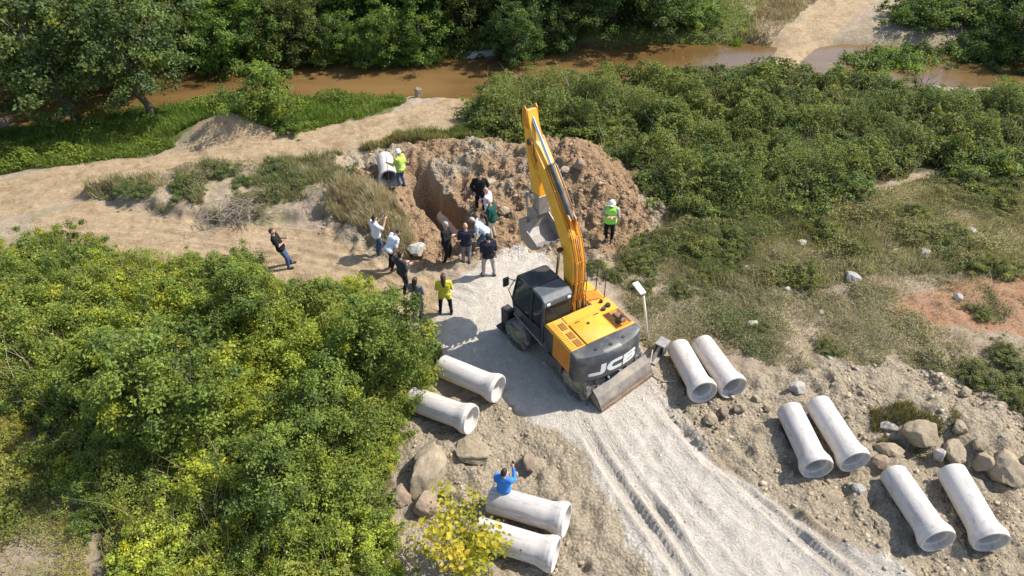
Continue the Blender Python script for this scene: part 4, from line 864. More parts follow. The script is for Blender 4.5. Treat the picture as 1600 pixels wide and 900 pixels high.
def person(label, px, py, face, top, bottom, h=1.74, lean=0.0, arms='down', legs='stand', sleeves='short', hair='black', long_hair=False, helmet=False, vest=None, head_tilt=0.15, prop=None, side_lean=0.0, at=None, build=1.0, prop_col='black'):
    """local frame: x right, y forward, z up, feet on z = 0; lean bends the trunk forward at the hips"""
    k_ = h * 1.045 / 1.75; hipz = .92; build = build * 1.08
    caps = []      # (tag, a, b, ra, rb)
    crouch = {'crouch': .30, 'bendknee': .10}.get(legs, 0.0); hipz -= crouch
    hipc = V3(0, -.02 - crouch * .5, hipz)
    RL = Matrix.Rotation(-lean, 3, 'X') @ Matrix.Rotation(side_lean, 3, 'Y')
    T = lambda x, y, z: hipc + RL @ V3(x, y, z)          # trunk frame, from the hips
    b_ = build
    waist, chest, neck, headc = T(0, .0, .18), T(0, .0, .40), T(0, -.01, .56), None
    caps += [('pelvis', T(-.07, 0, -.02), T(.07, 0, -.02), .125 * b_, .125 * b_), ('belly', T(-.05, .01, .10), T(.05, .01, .10), .115 * b_, .115 * b_), ('belly', T(-.05, .01, .2), T(.05, .01, .2), .112 * b_, .112 * b_),
             ('chest', T(-.085, .005, .30), T(.085, .005, .30), .115 * b_, .115 * b_), ('chest', T(-.105, 0, .40), T(.105, 0, .40), .108 * b_, .108 * b_), ('chest', T(-.15, -.01, .475), T(.15, -.01, .475), .07, .07), ('neck', T(0, -.01, .48), T(0, .0, .60), .06, .055)]
    RH = RL @ Matrix.Rotation(-head_tilt, 3, 'X'); nb = T(0, .0, .585)
    Hd = lambda x, y, z: nb + RH @ V3(x, y, z)
    sh = .19 * (1 + (b_ - 1) * .4)
    # arms: elbow and wrist in the trunk frame relative to each shoulder (x outward)
    poses = {'down': ((.05, -.04, -.28), (.06, .03, -.53)), 'cross': ((.09, .04, -.27), (-.17, .24, -.20)), 'phone': ((.05, .20, -.19), (-.08, .38, .05)), 'waist': ((.06, .02, -.28), (-.07, .25, -.26)), 'behind': ((.09, -.09, -.26), (-.10, -.17, -.42)), 'hips': ((.18, -.05, -.24), (.0, .08, -.40)), 'reach': ((.04, .18, -.22), (-.02, .38, -.34)), 'hang': ((.03, .05, -.28), (.02, .12, -.52)), 'up': ((.10, .15, -.12), (.10, .32, .12)), 'stick': ((.10, .12, -.24), (.10, .36, -.22)), 'pocket': ((.12, -.06, -.26), (.03, .06, -.46))}
    ar = arms if isinstance(arms, tuple) else (arms, arms)
    palms = []
    for s_, pose in ((-1, ar[0]), (1, ar[1])):
        e, w = poses[pose]; S0 = T(s_ * sh, -.005, .475); E0 = T(s_ * (sh + e[0]), e[1], .475 + e[2]); W0 = T(s_ * (sh + w[0]), w[1], .475 + w[2])
        caps += [('uarm', S0, E0, .062 * b_, .046), ('farm', E0, W0, .046, .031)]
        d = (W0 - E0).normalized(); sd = d.cross(RL @ V3(0, 0, 1)) if abs(d.dot(RL @ V3(0, 0, 1))) < .9 else d.cross(RL @ V3(0, 1, 0)); sd.normalize(); nn = sd.cross(d).normalized()
        pc = W0 + d * .055; caps.append(('hand', W0 + d * .01, pc + d * .03, .030, .036))
        for q, (o_, ln) in enumerate(((-.033, .055), (-.011, .07), (.011, .066), (.033, .05))):
            f0 = pc + d * .055 + sd * o_; f1 = f0 + d * ln * .55 - nn * .012; f2 = f1 + d * ln * .35 - nn * .03
            caps += [('hand', f0 - d * .03, f1, .0125, .011), ('hand', f1, f2, .011, .009)]
        t0 = W0 + d * .035 - sd * .03 * s_; t1 = t0 - sd * .035 * s_ + d * .03 - nn * .015; caps += [('hand', t0, t1, .014, .012), ('hand', t1, t1 + d * .03 - nn * .01, .012, .010)]
        palms.append((pc + d * .03, d, nn, sd))
    # legs
    lp = {'stand': ((.02, .02, 0), (-.02, -.02, 0)), 'wide': ((.09, .03, 0), (.09, -.03, 0)), 'walk': ((.0, .28, .0), (.0, -.26, .05)), 'crouch': ((.10, .10, 0), (.08, -.12, 0)), 'bendknee': ((.04, .10, 0), (.04, -.14, 0)), 'step': ((.03, .20, .0), (.03, -.10, .0)), 'forward': ((.03, .24, 0), (.04, .14, 0))}[legs]
    for s_, (fx, fy, fz) in ((-1, lp[0]), (1, lp[1])):
        hip = hipc + V3(s_ * .09, 0, -.02); ank = V3(s_ * (.10 + fx), fy - .03, .085 + fz); L_ = (hip - ank).length; up_ = (.43 + .41)
        bend = math.sqrt(max((up_ / 2) ** 2 - (L_ / 2) ** 2, 0)); knee = hip.lerp(ank, .5) + V3(s_ * bend * .25, bend, 0)
        if legs == 'walk' and fy < 0: knee += V3(0, .05, 0)
        caps += [('thigh', hip, knee, .092 * b_, .062), ('shin', knee, knee.lerp(ank, .35), .060, .058), ('shin', knee.lerp(ank, .35), ank, .058, .042), ('footL' if s_ < 0 else 'footR', ank - V3(0, .03, .045), ank + V3(s_ * .02, .14, -.045), .042, .036)]
    bm = bmesh.new()
    for t_, a, b2, ra, rb in caps: capsule_into(bm, a, b2, ra, rb)
    Mh = RH
    ellipsoid_into(bm, Hd(0, .015, .125), (.078, .098, .122), Mh); ellipsoid_into(bm, Hd(0, .035, .055), (.058, .065, .06), Mh)      # skull, jaw
    ellipsoid_into(bm, Hd(0, .115, .10), (.016, .024, .028), Mh)                                                                    # nose
    ellipsoid_into(bm, Hd(0, .095, .137), (.05, .018, .012), Mh); ellipsoid_into(bm, Hd(0, .095, .052), (.026, .014, .010), Mh)     # brow, lips
    for s_ in (-1, 1): ellipsoid_into(bm, Hd(s_ * .08, .0, .115), (.012, .024, .034), Mh)
    me = bpy.data.meshes.new('body'); bm.to_mesh(me); bm.free()
    tmp = bpy.data.objects.new('tmp', me); COL.objects.link(tmp)
    rm = tmp.modifiers.new('r', 'REMESH'); rm.mode = 'VOXEL'; rm.voxel_size = .0155
    sm = tmp.modifiers.new('s', 'SMOOTH'); sm.factor = .5; sm.iterations = 2
    dg = bpy.context.evaluated_depsgraph_get(); body = bpy.data.meshes.new_from_object(tmp.evaluated_get(dg)); bpy.data.objects.remove(tmp); bpy.data.meshes.remove(me)
    body.name = 'body'; body.materials.clear(); body.materials.append(SKIN); body.polygons.foreach_set('use_smooth', np.ones(len(body.polygons), bool))
    nv = len(body.vertices); V = np.empty(nv * 3, np.float32); body.vertices.foreach_get('co', V); V = V.reshape(-1, 3).astype(float)
    Nn = np.empty(nv * 3, np.float32); body.vertices.foreach_get('normal', Nn); Nn = Nn.reshape(-1, 3).astype(float)
    D = np.stack([sd_caps(V, a, b2, ra, rb) for _, a, b2, ra, rb in caps] + [np.linalg.norm((V - np.array(Hd(0, .015, .12))) / 1.0, axis=1) - .11])
    tags = np.array([c_[0] for c_ in caps] + ['head'])[np.argmin(D, 0)]
    hz = (V - np.array(hipc)) @ np.array(RL @ V3(0, 0, 1))       # height along the trunk
    lf = np.empty(len(body.loops), np.int32); body.loops.foreach_get('vertex_index', lf); ls = np.empty(len(body.polygons), np.int32); body.polygons.foreach_get('loop_start', ls)
    quads = np.stack([lf[ls], lf[ls + 1], lf[ls + 2], lf[ls + 3]], 1) if len(lf) == 4 * len(ls) else None
    root = link('person', None, None); tag(root, label, 'person', 'people at the site')
    link('body', body, root)
    def shell(name, mask, off, mat, wr=.004):
        keep = mask[quads].all(1); q = quads[keep]
        if not len(q): return None
        u, inv = np.unique(q, return_inverse=True); off_ = off + wr * (vnoise(V[u, 2] * 22 + V[u, 0] * 9, V[u, 1] * 14, 3) - .5) * 2
        P = V[u] + Nn[u] * off_[:, None]
        return link(name, mesh_np(name, P, inv.reshape(-1, 4), None, [mat], True), root)
    trunk = np.isin(tags, ['chest', 'belly']) | ((tags == 'pelvis') & (hz > -.10)) | ((tags == 'neck') & (hz < .53))
    armm = (tags == 'uarm') if sleeves == 'short' else np.isin(tags, ['uarm', 'farm'])
    legm = np.isin(tags, ['thigh', 'shin']) | ((tags == 'pelvis') & (hz < .02))
    longtop = trunk | armm | (np.isin(tags, ['thigh']) & (hz > -.22) if sleeves == 'tunic' else False)
    shell('trousers', legm, .012, CL[bottom], .006); shell('shirt', longtop, .020, CL[top], .009); [shell('shoe', tags == f_, .008, M['shoe'], 0) for f_ in ('footL', 'footR')]
    if vest:
        shell('safety_vest', trunk & (tags != 'neck'), .036, CL[vest], .008)
        shell('reflective_stripe', trunk & (np.abs(hz - .16) < .03), .041, M['stripe'], .0)
    hd_l = (V - np.array(nb)) @ np.array(RH)       # head frame
    is_head = (tags == 'head') | ((tags == 'neck') & (hd_l[:, 2] > .06))
    hm = is_head & (hd_l[:, 2] > .10) & ((hd_l[:, 2] > .185 + .0 * hd_l[:, 1]) | (hd_l[:, 1] < .035)) & ~((np.abs(hd_l[:, 0]) > .074) & (hd_l[:, 2] < .15))
    hm |= is_head & (hd_l[:, 1] < -.02) & (hd_l[:, 2] > .05)
    if hair != 'bald' and not helmet: shell('hair', hm, .014, HAIR[hair], .008)
    if helmet:
        mb = MB(); Mt = Matrix.Translation(Hd(0, .01, .165)) @ RH.to_4x4()
        mb.lathe([(.0, .125), (.04, .122), (.075, .105), (.10, .07), (.115, .03), (.118, 0), (.135, -.008), (.135, -.016), (.112, -.012)], 24, Mt); mb.box((-.07, .11, -.016), (.07, .175, -.006), .004, Mt); mb.done('helmet', M['helmet'], root, auto=50)
    if long_hair:
        bm = bmesh.new(); capsule_into(bm, Hd(0, -.04, .15), Hd(0, -.07, .02), .095, .085); capsule_into(bm, Hd(0, -.07, .03), T(0, -.11, .42), .085, .055)
        mb = MB(); mb.b.free(); mb.b = bm; mb.done('long_hair', HAIR[hair], root, smooth=True)
    mb = MB()
    for s_ in (-1, 1): mb.lathe([(0, -.011), (.009, -.005), (.011, 0), (.009, .005), (0, .011)], 8, Matrix.Translation(Hd(s_ * .032, .098, .118)))
    mb.done('eyes', M['eye'], root)
    pos = Vector(at) if at else hit(px, py); root.location = (pos.x, pos.y, gz(pos.x, pos.y) + (0 if not at else 0)); root.rotation_euler = (0, 0, R(face)); root.scale = (k_,) * 3
    Mw = Matrix.LocRotScale(root.location, root.rotation_euler, root.scale)
    pr = None
    pc, d, nn, sd = palms[1]
    if prop == 'phone':
        mid = (palms[0][0] + palms[1][0]) / 2 if ar[0] == ar[1] else pc + d * .02
        mb = MB(); mb.box((-.038, -.005, -.075), (.038, .005, .075), .003, Mw @ Matrix.Translation(mid + RL @ V3(0, .03, .04)) @ RL.to_4x4()); pr = mb.done('mobile_phone', M['phone'])
    if prop == 'staff':
        pc = palms[0][0]; mb = MB(); mb.tube([Mw @ V3(pc.x, pc.y, .0), Mw @ V3(pc.x + .01, pc.y, 1.55)], .014, 8); pr = mb.done('measuring_staff', M['steel'])
    if prop == 'bag':
        mb = MB(); mb.box((-.12, -.07, -.15), (.12, .07, .12), .05, Mw @ Matrix.Translation(pc + V3(0, 0, -.10)), 2); mb.tube([Mw @ (pc + V3(-.07, 0, .0)), Mw @ (pc + V3(0, 0, .05)), Mw @ (pc + V3(.07, 0, 0))], .012, 6); pr = mb.done('camera_bag', M['phone'])
    return root, pr
def prop_tag(t_, label, cat): 
    if t_[1]: tag(t_[1], label, cat)
prop_tag(person('worker in green vest and white helmet beside the far end of the trench', 629, 292, 60, 'hivis2', 'jeans', h=1.74, arms=('stick', 'down'), sleeves='long', helmet=True, vest='hivis2', prop='staff'), 'thin staff held by the worker at the far end of the trench', 'staff')
person('man all in black standing up on the spoil heap', 751, 330, 185, 'black', 'black', h=1.78, arms='pocket', sleeves='long', hair='black', build=1.08, legs='step')
person('man in white shirt behind the man in dark green', 764, 352, 75, 'white', 'charcoal', h=1.72, arms='waist', sleeves='short', hair='bald', build=1.05, lean=.1)
person('man in dark green top and khaki trousers by the trench', 770, 371, 70, 'darkgreen', 'khaki', h=1.74, arms='waist', sleeves='short', hair='bald', build=1.1, lean=.18)
person('man in pale blue shirt bending over the trench', 757, 388, 85, 'paleblue', 'jeans', h=1.70, arms='reach', sleeves='long', hair='grey', lean=.75, legs='bendknee')
person('grey-haired man in black with folded arms at the trench mouth', 700, 408, -105, 'black', 'black', h=1.76, arms='cross', sleeves='long', hair='grey', build=1.06, legs='wide')
person('man in navy top and grey trousers facing the trench', 730, 410, 12, 'navy', 'grey', h=1.74, arms='waist', sleeves='short', hair='bald', build=1.02)
person('man in dark T-shirt and light trousers nearest the excavator', 764, 430, 14, 'navy', 'lightgrey', h=1.82, arms='down', sleeves='short', hair='black', build=1.02, legs='wide')
prop_tag(person('person in white shirt holding up a phone to photograph', 593, 396, -55, 'white', 'jeans', h=1.68, arms='phone', sleeves='short', hair='black', prop='phone'), 'dark phone held up by the person in white', 'phone')
prop_tag(person('person in white shirt bending forward with a black bag', 613, 420, -50, 'white', 'black', h=1.74, lean=.62, arms='hang', sleeves='short', hair='black', prop='bag', head_tilt=.5), 'black camera bag in the hand of the bending person', 'bag')
person('man in dark grey jacket and dark trousers behind the woman in grey', 633, 456, -45, 'charcoal', 'black', h=1.76, arms='waist', sleeves='long', hair='black', legs='step')
person('brown-haired woman in grey beside the bushes', 655, 494, -15, 'grey', 'grey', h=1.68, arms='waist', sleeves='tunic', hair='brown', long_hair=True, build=.92)
person('woman in yellow blouse and black trousers with long dark hair', 697, 489, 5, 'yellow', 'black', h=1.70, arms='waist', sleeves='tunic', hair='brown', long_hair=True, build=.98, legs='wide')
person('worker in bright green vest and white helmet beside the reddish heap', 950, 375, 165, 'lightgrey', 'black', h=1.78, arms='cross', sleeves='short', helmet=True, vest='hivis', build=1.05)
prop_tag(person('man in black T-shirt and jeans alone on the dirt track at left', 447, 417, -75, 'black', 'jeans', h=1.76, lean=-.22, arms='waist', sleeves='short', hair='brown', prop='phone', legs='forward', build=1.05), 'phone held by the lone man on the dirt track', 'phone')
prop_tag(person('person in blue shirt behind the bottom pipe pair, phone in hand', 788, 790, -25, 'blue', 'jeans', h=1.56, arms=('waist', 'phone'), sleeves='long', hair='black', prop='phone'), 'dark phone raised by the person in blue', 'phone')

# ================================================================ vegetation
def unit(a): return a / (np.linalg.norm(a, axis=-1, keepdims=True) + 1e-9)
def leaf_arrays(pos, nrm, size, rn, wid=.55, droop=.15):
    n = len(pos); r_ = rn.normal(size=(n, 3)); t = unit(np.cross(nrm, r_)); b = np.cross(nrm, t); size = np.asarray(size)[:, None]
    base = pos - t * size * .5; tip = pos + t * size * .5 - nrm * size * droop; lf = pos + b * size * wid * .5 + nrm * size * .08 - t * size * .05; rt_ = pos - b * size * wid * .5 + nrm * size * .08 - t * size * .05
    V = np.stack([base, lf, tip, rt_], 1).reshape(-1, 3); i = np.arange(n)[:, None] * 4
    F = np.concatenate([i + [0, 1, 2], i + [0, 2, 3]], 1).reshape(-1, 3); return V, F
def leaf_mesh(name, pos, nrm, size, col, rn, wid=.55):
    V, F = leaf_arrays(pos, nrm, size, rn, wid); return mesh_np(name, V, F, np.repeat(col, 4, 0), [M['leaf']])
GREEN = np.array([[.145, .195, .046], [.185, .240, .056], [.110, .155, .046], [.22, .27, .058], [.26, .30, .06]])
YEL = np.array([.40, .41, .05])
def crown_mesh(name, seed, rx, rz, nclump, per, leaf, pal=(0, 1, 2, 3), yellow=.03, base=.15, cl=(.26, .42), wid=.55, shape='dome', spread=1.0):
    rn = np.random.default_rng(seed); P, N, S, C = [], [], [], []
    for c_ in range(nclump):
        for _ in range(50):
            d = unit(rn.normal(size=3)); d[2] = abs(d[2]) if shape == 'dome' else d[2]
            rad = rn.uniform(.3, 1.0) ** .6 * (1 + .22 * math.sin(3 * math.atan2(d[1], d[0]) + seed) + .15 * math.sin(5 * math.atan2(d[1], d[0]) + seed * 2))
            ctr = d * rad * np.array([rx, rx, rz]) * (1 + .18 * rn.normal())
            if ctr[2] > base * rz - (0 if shape == 'dome' else rz): break
        cr = rn.uniform(*cl) * rx; hue = GREEN[rn.choice(pal)] * rn.uniform(.8, 1.25)
        if rn.random() < yellow * 2: hue = hue * .4 + YEL * .6 * rn.uniform(.6, 1)
        m = int(per * rn.uniform(.6, 1.4)); dd = unit(rn.normal(size=(m, 3)) + np.array([0, 0, .35]) + d * .3)
        rr = cr * np.abs(rn.normal(0, .75, (m, 1))) ** .7; q = ctr + dd * rr * np.array([1, 1, .7])
        P.append(q); N.append(unit(dd * .35 + d * .2 + np.array([0, 0, .55]) + rn.normal(size=(m, 3)) * .6)); S.append(leaf * rn.uniform(.6, 1.35, m))
        cc = hue * rn.uniform(.72, 1.3, (m, 1)); yy = rn.random(m) < yellow; cc[yy] = YEL * rn.uniform(.5, 1.1, (yy.sum(), 1)); C.append(cc)
    P, N, S, C = map(np.concatenate, (P, N, S, C))
    if shape != 'dome': P[:, 2] += rz
    return leaf_mesh(name, P, N, S, C, rn, wid)
def stems_mesh(name, seed, h, r, n=6, spread=.6, trunk=None):
    rn_ = random.Random(seed); mb = MB()
    if trunk: 
        pts_ = [(0, 0, -.3)] + [(rn_.uniform(-.12, .12) * i, rn_.uniform(-.12, .12) * i, trunk * i / 4) for i in range(1, 5)]; mb.tube(pts_, [r, r * .9, r * .8, r * .65, r * .5], 9)
        o0 = Vector(pts_[3])
    for i in range(n):
        a = i * 2.4 + rn_.uniform(-.4, .4); o_ = Vector((0, 0, -.15)) if not trunk else o0 + Vector((0, 0, rn_.uniform(-.3, .5)))
        e = Vector((math.cos(a) * spread * rn_.uniform(.5, 1), math.sin(a) * spread * rn_.uniform(.5, 1), h * rn_.uniform(.6, .95)))
        mdl = o_.lerp(e, .5) + Vector((rn_.uniform(-.1, .1), rn_.uniform(-.1, .1), .1 * h)); r0 = r * (.5 if trunk else 1) 
        mb.tube([o_, mdl, e], [r0, r0 * .65, r0 * .25], 6)
        for j in range(2):
            s0 = mdl.lerp(e, rn_.uniform(.1, .6)); mb.tube([s0, s0 + Vector((rn_.uniform(-.5, .5) * spread, rn_.uniform(-.5, .5) * spread, rn_.uniform(.1, .35) * h))], [r0 * .4, r0 * .12], 5)
    o_ = mb.done(name, M['wood']); me = o_.data; bpy.data.objects.remove(o_); return me
SHRUB = [crown_mesh('crown', 100 + i, 1.25, 1.15, 95, 170, .082, cl=(.11, .25), pal=(0, 1, 3) if i % 2 else (0, 1, 2), yellow=(.02, .05, .10, .03, .02, .07)[i]) for i in range(6)]
STEM = [stems_mesh('stem', 40 + i, 1.2, .03, 7, .8) for i in range(3)]
FARSH = [crown_mesh('crown', 140 + i, 1.4, 1.1, 95, 120, .105, cl=(.10, .25), pal=(0, 1, 2), yellow=.015) for i in range(5)]
LTREE = [crown_mesh('crown', 160 + i, 1.5, 1.5, 110, 190, .10, pal=(0, 1, 2), yellow=.02, shape='ball', base=.15, cl=(.13, .26)) for i in range(3)]
LTRUNK = [stems_mesh('trunk', 60 + i, 3.2, .10, 8, 1.0, trunk=1.8) for i in range(2)]
FTREE = [crown_mesh('crown', 180 + i, 2.8, 3.2, 170, 150, .17, pal=(0, 2, 2, 1), yellow=.01, shape='ball', base=.05, cl=(.10, .22)) for i in range(5)]
FTRUNK = [stems_mesh('trunk', 70 + i, 6.0, .2, 10, 2.0, trunk=3.4) for i in range(3)]
def plant(name, label, cat, group, x, y, me, stem, sc, color, rz, z=None, crown_z=0.0, sz=1.0, tz=1.0):
    r_ = thing(name, label, cat, (x, y, (gz(x, y) if z is None else z)), (0, 0, rz), group)
    c_ = link('crown', me, r_, (0, 0, crown_z), None, (sc, sc, sc * sz)); c_.color = (*color, 1)
    link('trunk' if 'tree' in name else 'stem', stem, r_, None, None, sc if 'tree' not in name else (sc, sc, sc * tz)); return r_
def ordinal(n): return str(n) + ('th' if 10 <= n % 100 <= 20 else {1: 'st', 2: 'nd', 3: 'rd'}.get(n % 10, 'th'))
def relabel(look, marks, short):
    """single out the plants of one look: each is named by its rank of nearness to the landmark it stands closest to"""
    pts_ = [(t_, *W(x, y)[:2]) for t_, x, y in marks]; bk_ = {}
    for o in [o for o in COL.objects if o.get('label') == look]:
        dd = sorted((math.hypot(o.location.x - x, o.location.y - y), t_) for t_, x, y in pts_); bk_.setdefault(dd[0][1], []).append((dd[0][0], o))
    for t_, l_ in bk_.items():
        for n_, (_, o) in enumerate(sorted(l_, key=lambda q: q[0])): o['label'] = '%s, %s closest to %s' % (short, 'the' if n_ == 0 else ordinal(n_ + 1), t_)
def spread(P, d, seed, edge=0.0, jit=.0):
    rn_ = np.random.default_rng(seed); q = sample(P, 2500, seed, edge); out = []
    for p_ in q:
        if all((p_[0] - o_[0]) ** 2 + (p_[1] - o_[1]) ** 2 > d * d for o_ in out): out.append(p_)
    return out
def in_view(x, y, m=3.5):
    d = y * CPc + CH * SP; return abs(x) < d * .741 + m and y < 62
vr = random.Random(8)
# left thicket
for i, (x, y) in enumerate(spread(Z_thL, 1.12, 21, .15)):
    if not in_view(x, y): continue
    gwx, gwy, _ = W(655, 494)
    if abs(x - gwx) < 1.1 and gwy - 2.2 < y < gwy + .6: continue
    sd_ = float(poly_sd(np.array([x]), np.array([y]), Z_thL)[0]); hgt = .62 + .42 * min(sd_ / 3.0, 1) * vr.uniform(.6, 1.3)
    yel = float(fbm(np.array([x * .35]), np.array([y * .35]), 3, 77)[0]); t_ = max(0, min(1, .58 + yel * 3.6))
    colr = (1.05 + .66 * t_, 1.1 + .45 * t_, 1.0); f_ = vr.uniform(.85, 1.2)
    lab = 'yellow-green leafy shrub in the left thicket' if t_ > .55 else 'mid-green leafy shrub in the left thicket'
    plant('shrub', lab, 'shrub', 'yellowish shrubs of the left thicket' if t_ > .55 else 'green shrubs of the left thicket', x, y, SHRUB[(i * 5 + int(t_ * 2)) % 6], STEM[i % 3], hgt * vr.uniform(.75, 1.3), [c_ * f_ for c_ in colr], vr.uniform(0, 6.3), sz=vr.uniform(.85, 1.15))
for px, py, sc, lab in ((395, 520, .72, 'dark green young tree at the top of the left thicket'), (300, 700, 1.15, 'tallest dark green tree in the middle of the left thicket'), (215, 640, .85, 'dark green tree on the left side of the left thicket'), (520, 700, .80, 'green tree in the right half of the left thicket'), (610, 610, .95, 'dark green tree beside the two half-hidden pipes'), (455, 800, .80, 'green tree near the bottom of the left thicket'), (640, 600, .5, 'small green tree at the right tip of the left thicket')):
    x, y, _ = W(px, py); plant('young_tree', lab, 'tree', 'young trees in the left thicket', x, y, LTREE[len(lab) % 3], LTRUNK[len(lab) % 2], sc, (1.12, 1.12, .95), px * .1, crown_z=.75 * sc)
# low weeds of the dry corner, left
for i, (x, y) in enumerate(spread(Z_dryL, 1.25, 22)):
    if in_view(x, y, 1.5) and vr.random() < .75 and not (x < -9.6 and y < 9.4): plant('low_bush', 'low yellowish bush in the dry ground at the lower left corner', 'bush', 'low bushes in the lower left corner', x, y, SHRUB[(i * 3 + 2) % 6], STEM[i % 3], vr.uniform(.35, .55), (1.7, 1.3, 1.0), vr.uniform(0, 6.3), sz=.6)
# right thicket
for i, (x, y) in enumerate(spread(Z_thR, 1.5, 23, .2)):
    if not in_view(x, y): continue
    f_ = vr.uniform(.8, 1.2); t_ = vr.random(); nearr = y < 30
    plant('shrub', 'bramble shrub on the near side of the right thicket' if nearr else 'bramble shrub of the right thicket along the river', 'shrub', 'shrubs on the near side of the right thicket' if nearr else 'shrubs of the right thicket along the river', x, y, FARSH[i % 5], STEM[i % 3], vr.uniform(.75, 1.2), (f_ * (.95 + .3 * t_), f_ * (1.0 + .12 * t_), f_ * 1.1), vr.uniform(0, 6.3), sz=vr.uniform(.55, .9))
# lower weeds on the right slope
def wd(x, y): return sstep(-.02, .12, fbm(x * .35, y * .35, 3, 51))
for i, (x, y) in enumerate(spread(Z_weedR, 1.15, 24)):
    if not in_view(x, y, 2): continue
    pr_ = sstep(24, 31, y) * .5 + .35 * sstep(10, 3, x) + .25
    if vr.random() > pr_ * (.4 + 1.2 * float(wd(np.array([x]), np.array([y]))[0])): continue
    t_ = vr.random(); plant('low_bush', 'low olive-green bush in the weeds of the right slope', 'bush', 'low bushes on the right slope', x, y, FARSH[(i * 2 + 1) % 5], STEM[i % 3], vr.uniform(.38, .75), (1.1 + .4 * t_, 1.0 + .2 * t_, 1.2), vr.uniform(0, 6.3), sz=.75)
for px, py, sc in ((1190, 520, .3), (1290, 545, .32), (1520, 590, .45), (1590, 600, .5), (1560, 560, .4), (960, 430, .35), (1000, 450, .35), (1110, 470, .3), (1060, 455, .33), (930, 415, .3), (1530, 500, .3), (1585, 640, .4)):
    x, y, _ = W(px, py); plant('low_bush', 'small grey-green bush on the bare lower part of the right slope', 'bush', 'small bushes on the lower right slope', x, y, FARSH[px % 5], STEM[px % 3], sc, (1.2, 1.0, 1.4), px * .3, sz=.7)
# riverside trees at upper left, round bush, far bank
for px, py, sc, lab in ((120, 188, 1.15, 'tall dark tree overhanging the river at the far left'), (238, 190, 1.0, 'dark tree leaning over the river beside the left green bank'), (-20, 205, 1.1, 'dark riverside tree cut by the left edge of the picture'), (20, 120, 1.25, 'dark tree in the upper left corner across the river'), (205, 118, 1.1, 'grey-green tree behind the leaning riverside tree')):
    x, y, _ = W(px, py); plant('riverside_tree', lab, 'tree', 'riverside trees at upper left', x, y, FTREE[len(lab) % 5], FTRUNK[len(lab) % 3], sc, (.95, .98, 1.2), px * .07, crown_z=1.0 * sc)
x, y, _ = W(417, 196); plant('round_bush', 'single round green bush between the river and the dirt road', 'bush', None, x, y, LTREE[1], STEM[0], 1.05, (1.15, 1.2, 1.0), .4, crown_z=-.25)
x, y, _ = W(455, 205); plant('low_bush', 'low bush at the foot of the round bush', 'bush', None, x, y, FARSH[1], STEM[0], .6, (1.0, 1.1, .9), 1.4)
lx = []
for row, (py0, sp) in enumerate(((78, 60), (46, 66), (12, 75), (-26, 85))):
    px = -60 + row * 28
    while px < (1000, 1040, 1060, 1060)[row]:
        if row == 0 and px > 925: break
        if row == 0 and 690 < px < 800: px = 806
        py = py0 + vr.uniform(-6, 6) + (8 if px < 650 and row == 0 else 0) + (-16 if px > 820 and row == 0 else 0)
        x, y, _ = W(px, py, -.3); sc = vr.uniform(.8, 1.15) * (.72 if row == 0 else 1.0) * (.55 if px > 1080 else 1)
        side_ = 'left part' if px < 420 else 'middle' if px < 800 else 'right part'
        plant('bank_tree', ('ivy-dark tree in the front row on the %s of the far river bank' if row == 0 else 'dark tree behind the front row on the %s of the far bank') % side_, 'tree', 'trees on the %s of the far bank, %s' % (side_, 'front row' if row == 0 else 'behind'), x, y, FTREE[vr.randrange(5)], FTRUNK[vr.randrange(3)], sc, (.90 * vr.uniform(.8, 1.25), 1.0 * vr.uniform(.85, 1.2), .95), vr.uniform(0, 6.3), z=-.4, crown_z=(-1.6 if row == 0 else .2) * sc, tz=.5 if row == 0 else .85)
        px += sp * vr.uniform(.8, 1.2)
for i in range(34):       # bushes right of the far road and along its left edge
    if i < 24: px, py = vr.uniform(1330, 1720), vr.uniform(-20, 88)
    else: px, py = vr.uniform(1000, 1110), vr.uniform(0, 34)
    if py < 60 and px < 1400 and i < 24: px += 90
    x, y, _ = W(px, py); f_ = vr.uniform(.8, 1.15)
    plant('shrub', 'dense bush right of the far dirt road beyond the river' if i < 24 else 'bush left of the far dirt road beyond the river', 'shrub', 'bushes right of the far road' if i < 24 else 'bushes left of the far road', x, y, FARSH[i % 5], STEM[i % 3], vr.uniform(1.2, 1.75) * (1 if i < 24 else .75), (f_ * .95, f_ * 1.05, f_), vr.uniform(0, 6.3), sz=.85)
for px, py, sc in ((1590, 75, .8), (1640, 40, 1.0), (1560, 20, .7)):
    x, y, _ = W(px, py); plant('bank_tree', 'dark tree at the upper right corner beyond the river', 'tree', 'trees at the upper right corner', x, y, FTREE[px % 5], FTRUNK[0], sc, (.7, .78, .85), px * .1, crown_z=-1.0)
for px, py, sc in ((230, 312, .4), (285, 300, .42), (300, 318, .4), (350, 285, .45), (440, 285, .55), (462, 308, .5), (430, 318, .4), (385, 300, .35), (200, 310, .35), (540, 300, .35)):
    x, y, _ = W(px, py); plant('low_bush', 'scrubby bush on the ridge between the dirt tracks', 'bush', 'bushes on the ridge between the dirt tracks', x, y, FARSH[px % 5], STEM[px % 3], sc, (1.05, 1.0, 1.5), px * .3, sz=.85)
bp = hit(372, 335); br = thing('brush_pile', 'tangled pile of dry grey brush on the bank above the lower dirt track', 'brush', bp); rb = random.Random(4)
mb = MB()
for i in range(150):
    a = rb.uniform(0, 6.28); o_ = Vector((rb.gauss(0, .55), rb.gauss(0, .4), rb.uniform(.0, .45))); d_ = Vector((math.cos(a), math.sin(a), rb.uniform(-.4, .5))) * rb.uniform(.2, .6); mb.tube([o_ - d_, o_ + Vector((0, 0, .05)), o_ + d_], [.012, .010, .004], 4)
tag(mb.done('twigs', M['deadwood'], br), kind='stuff')
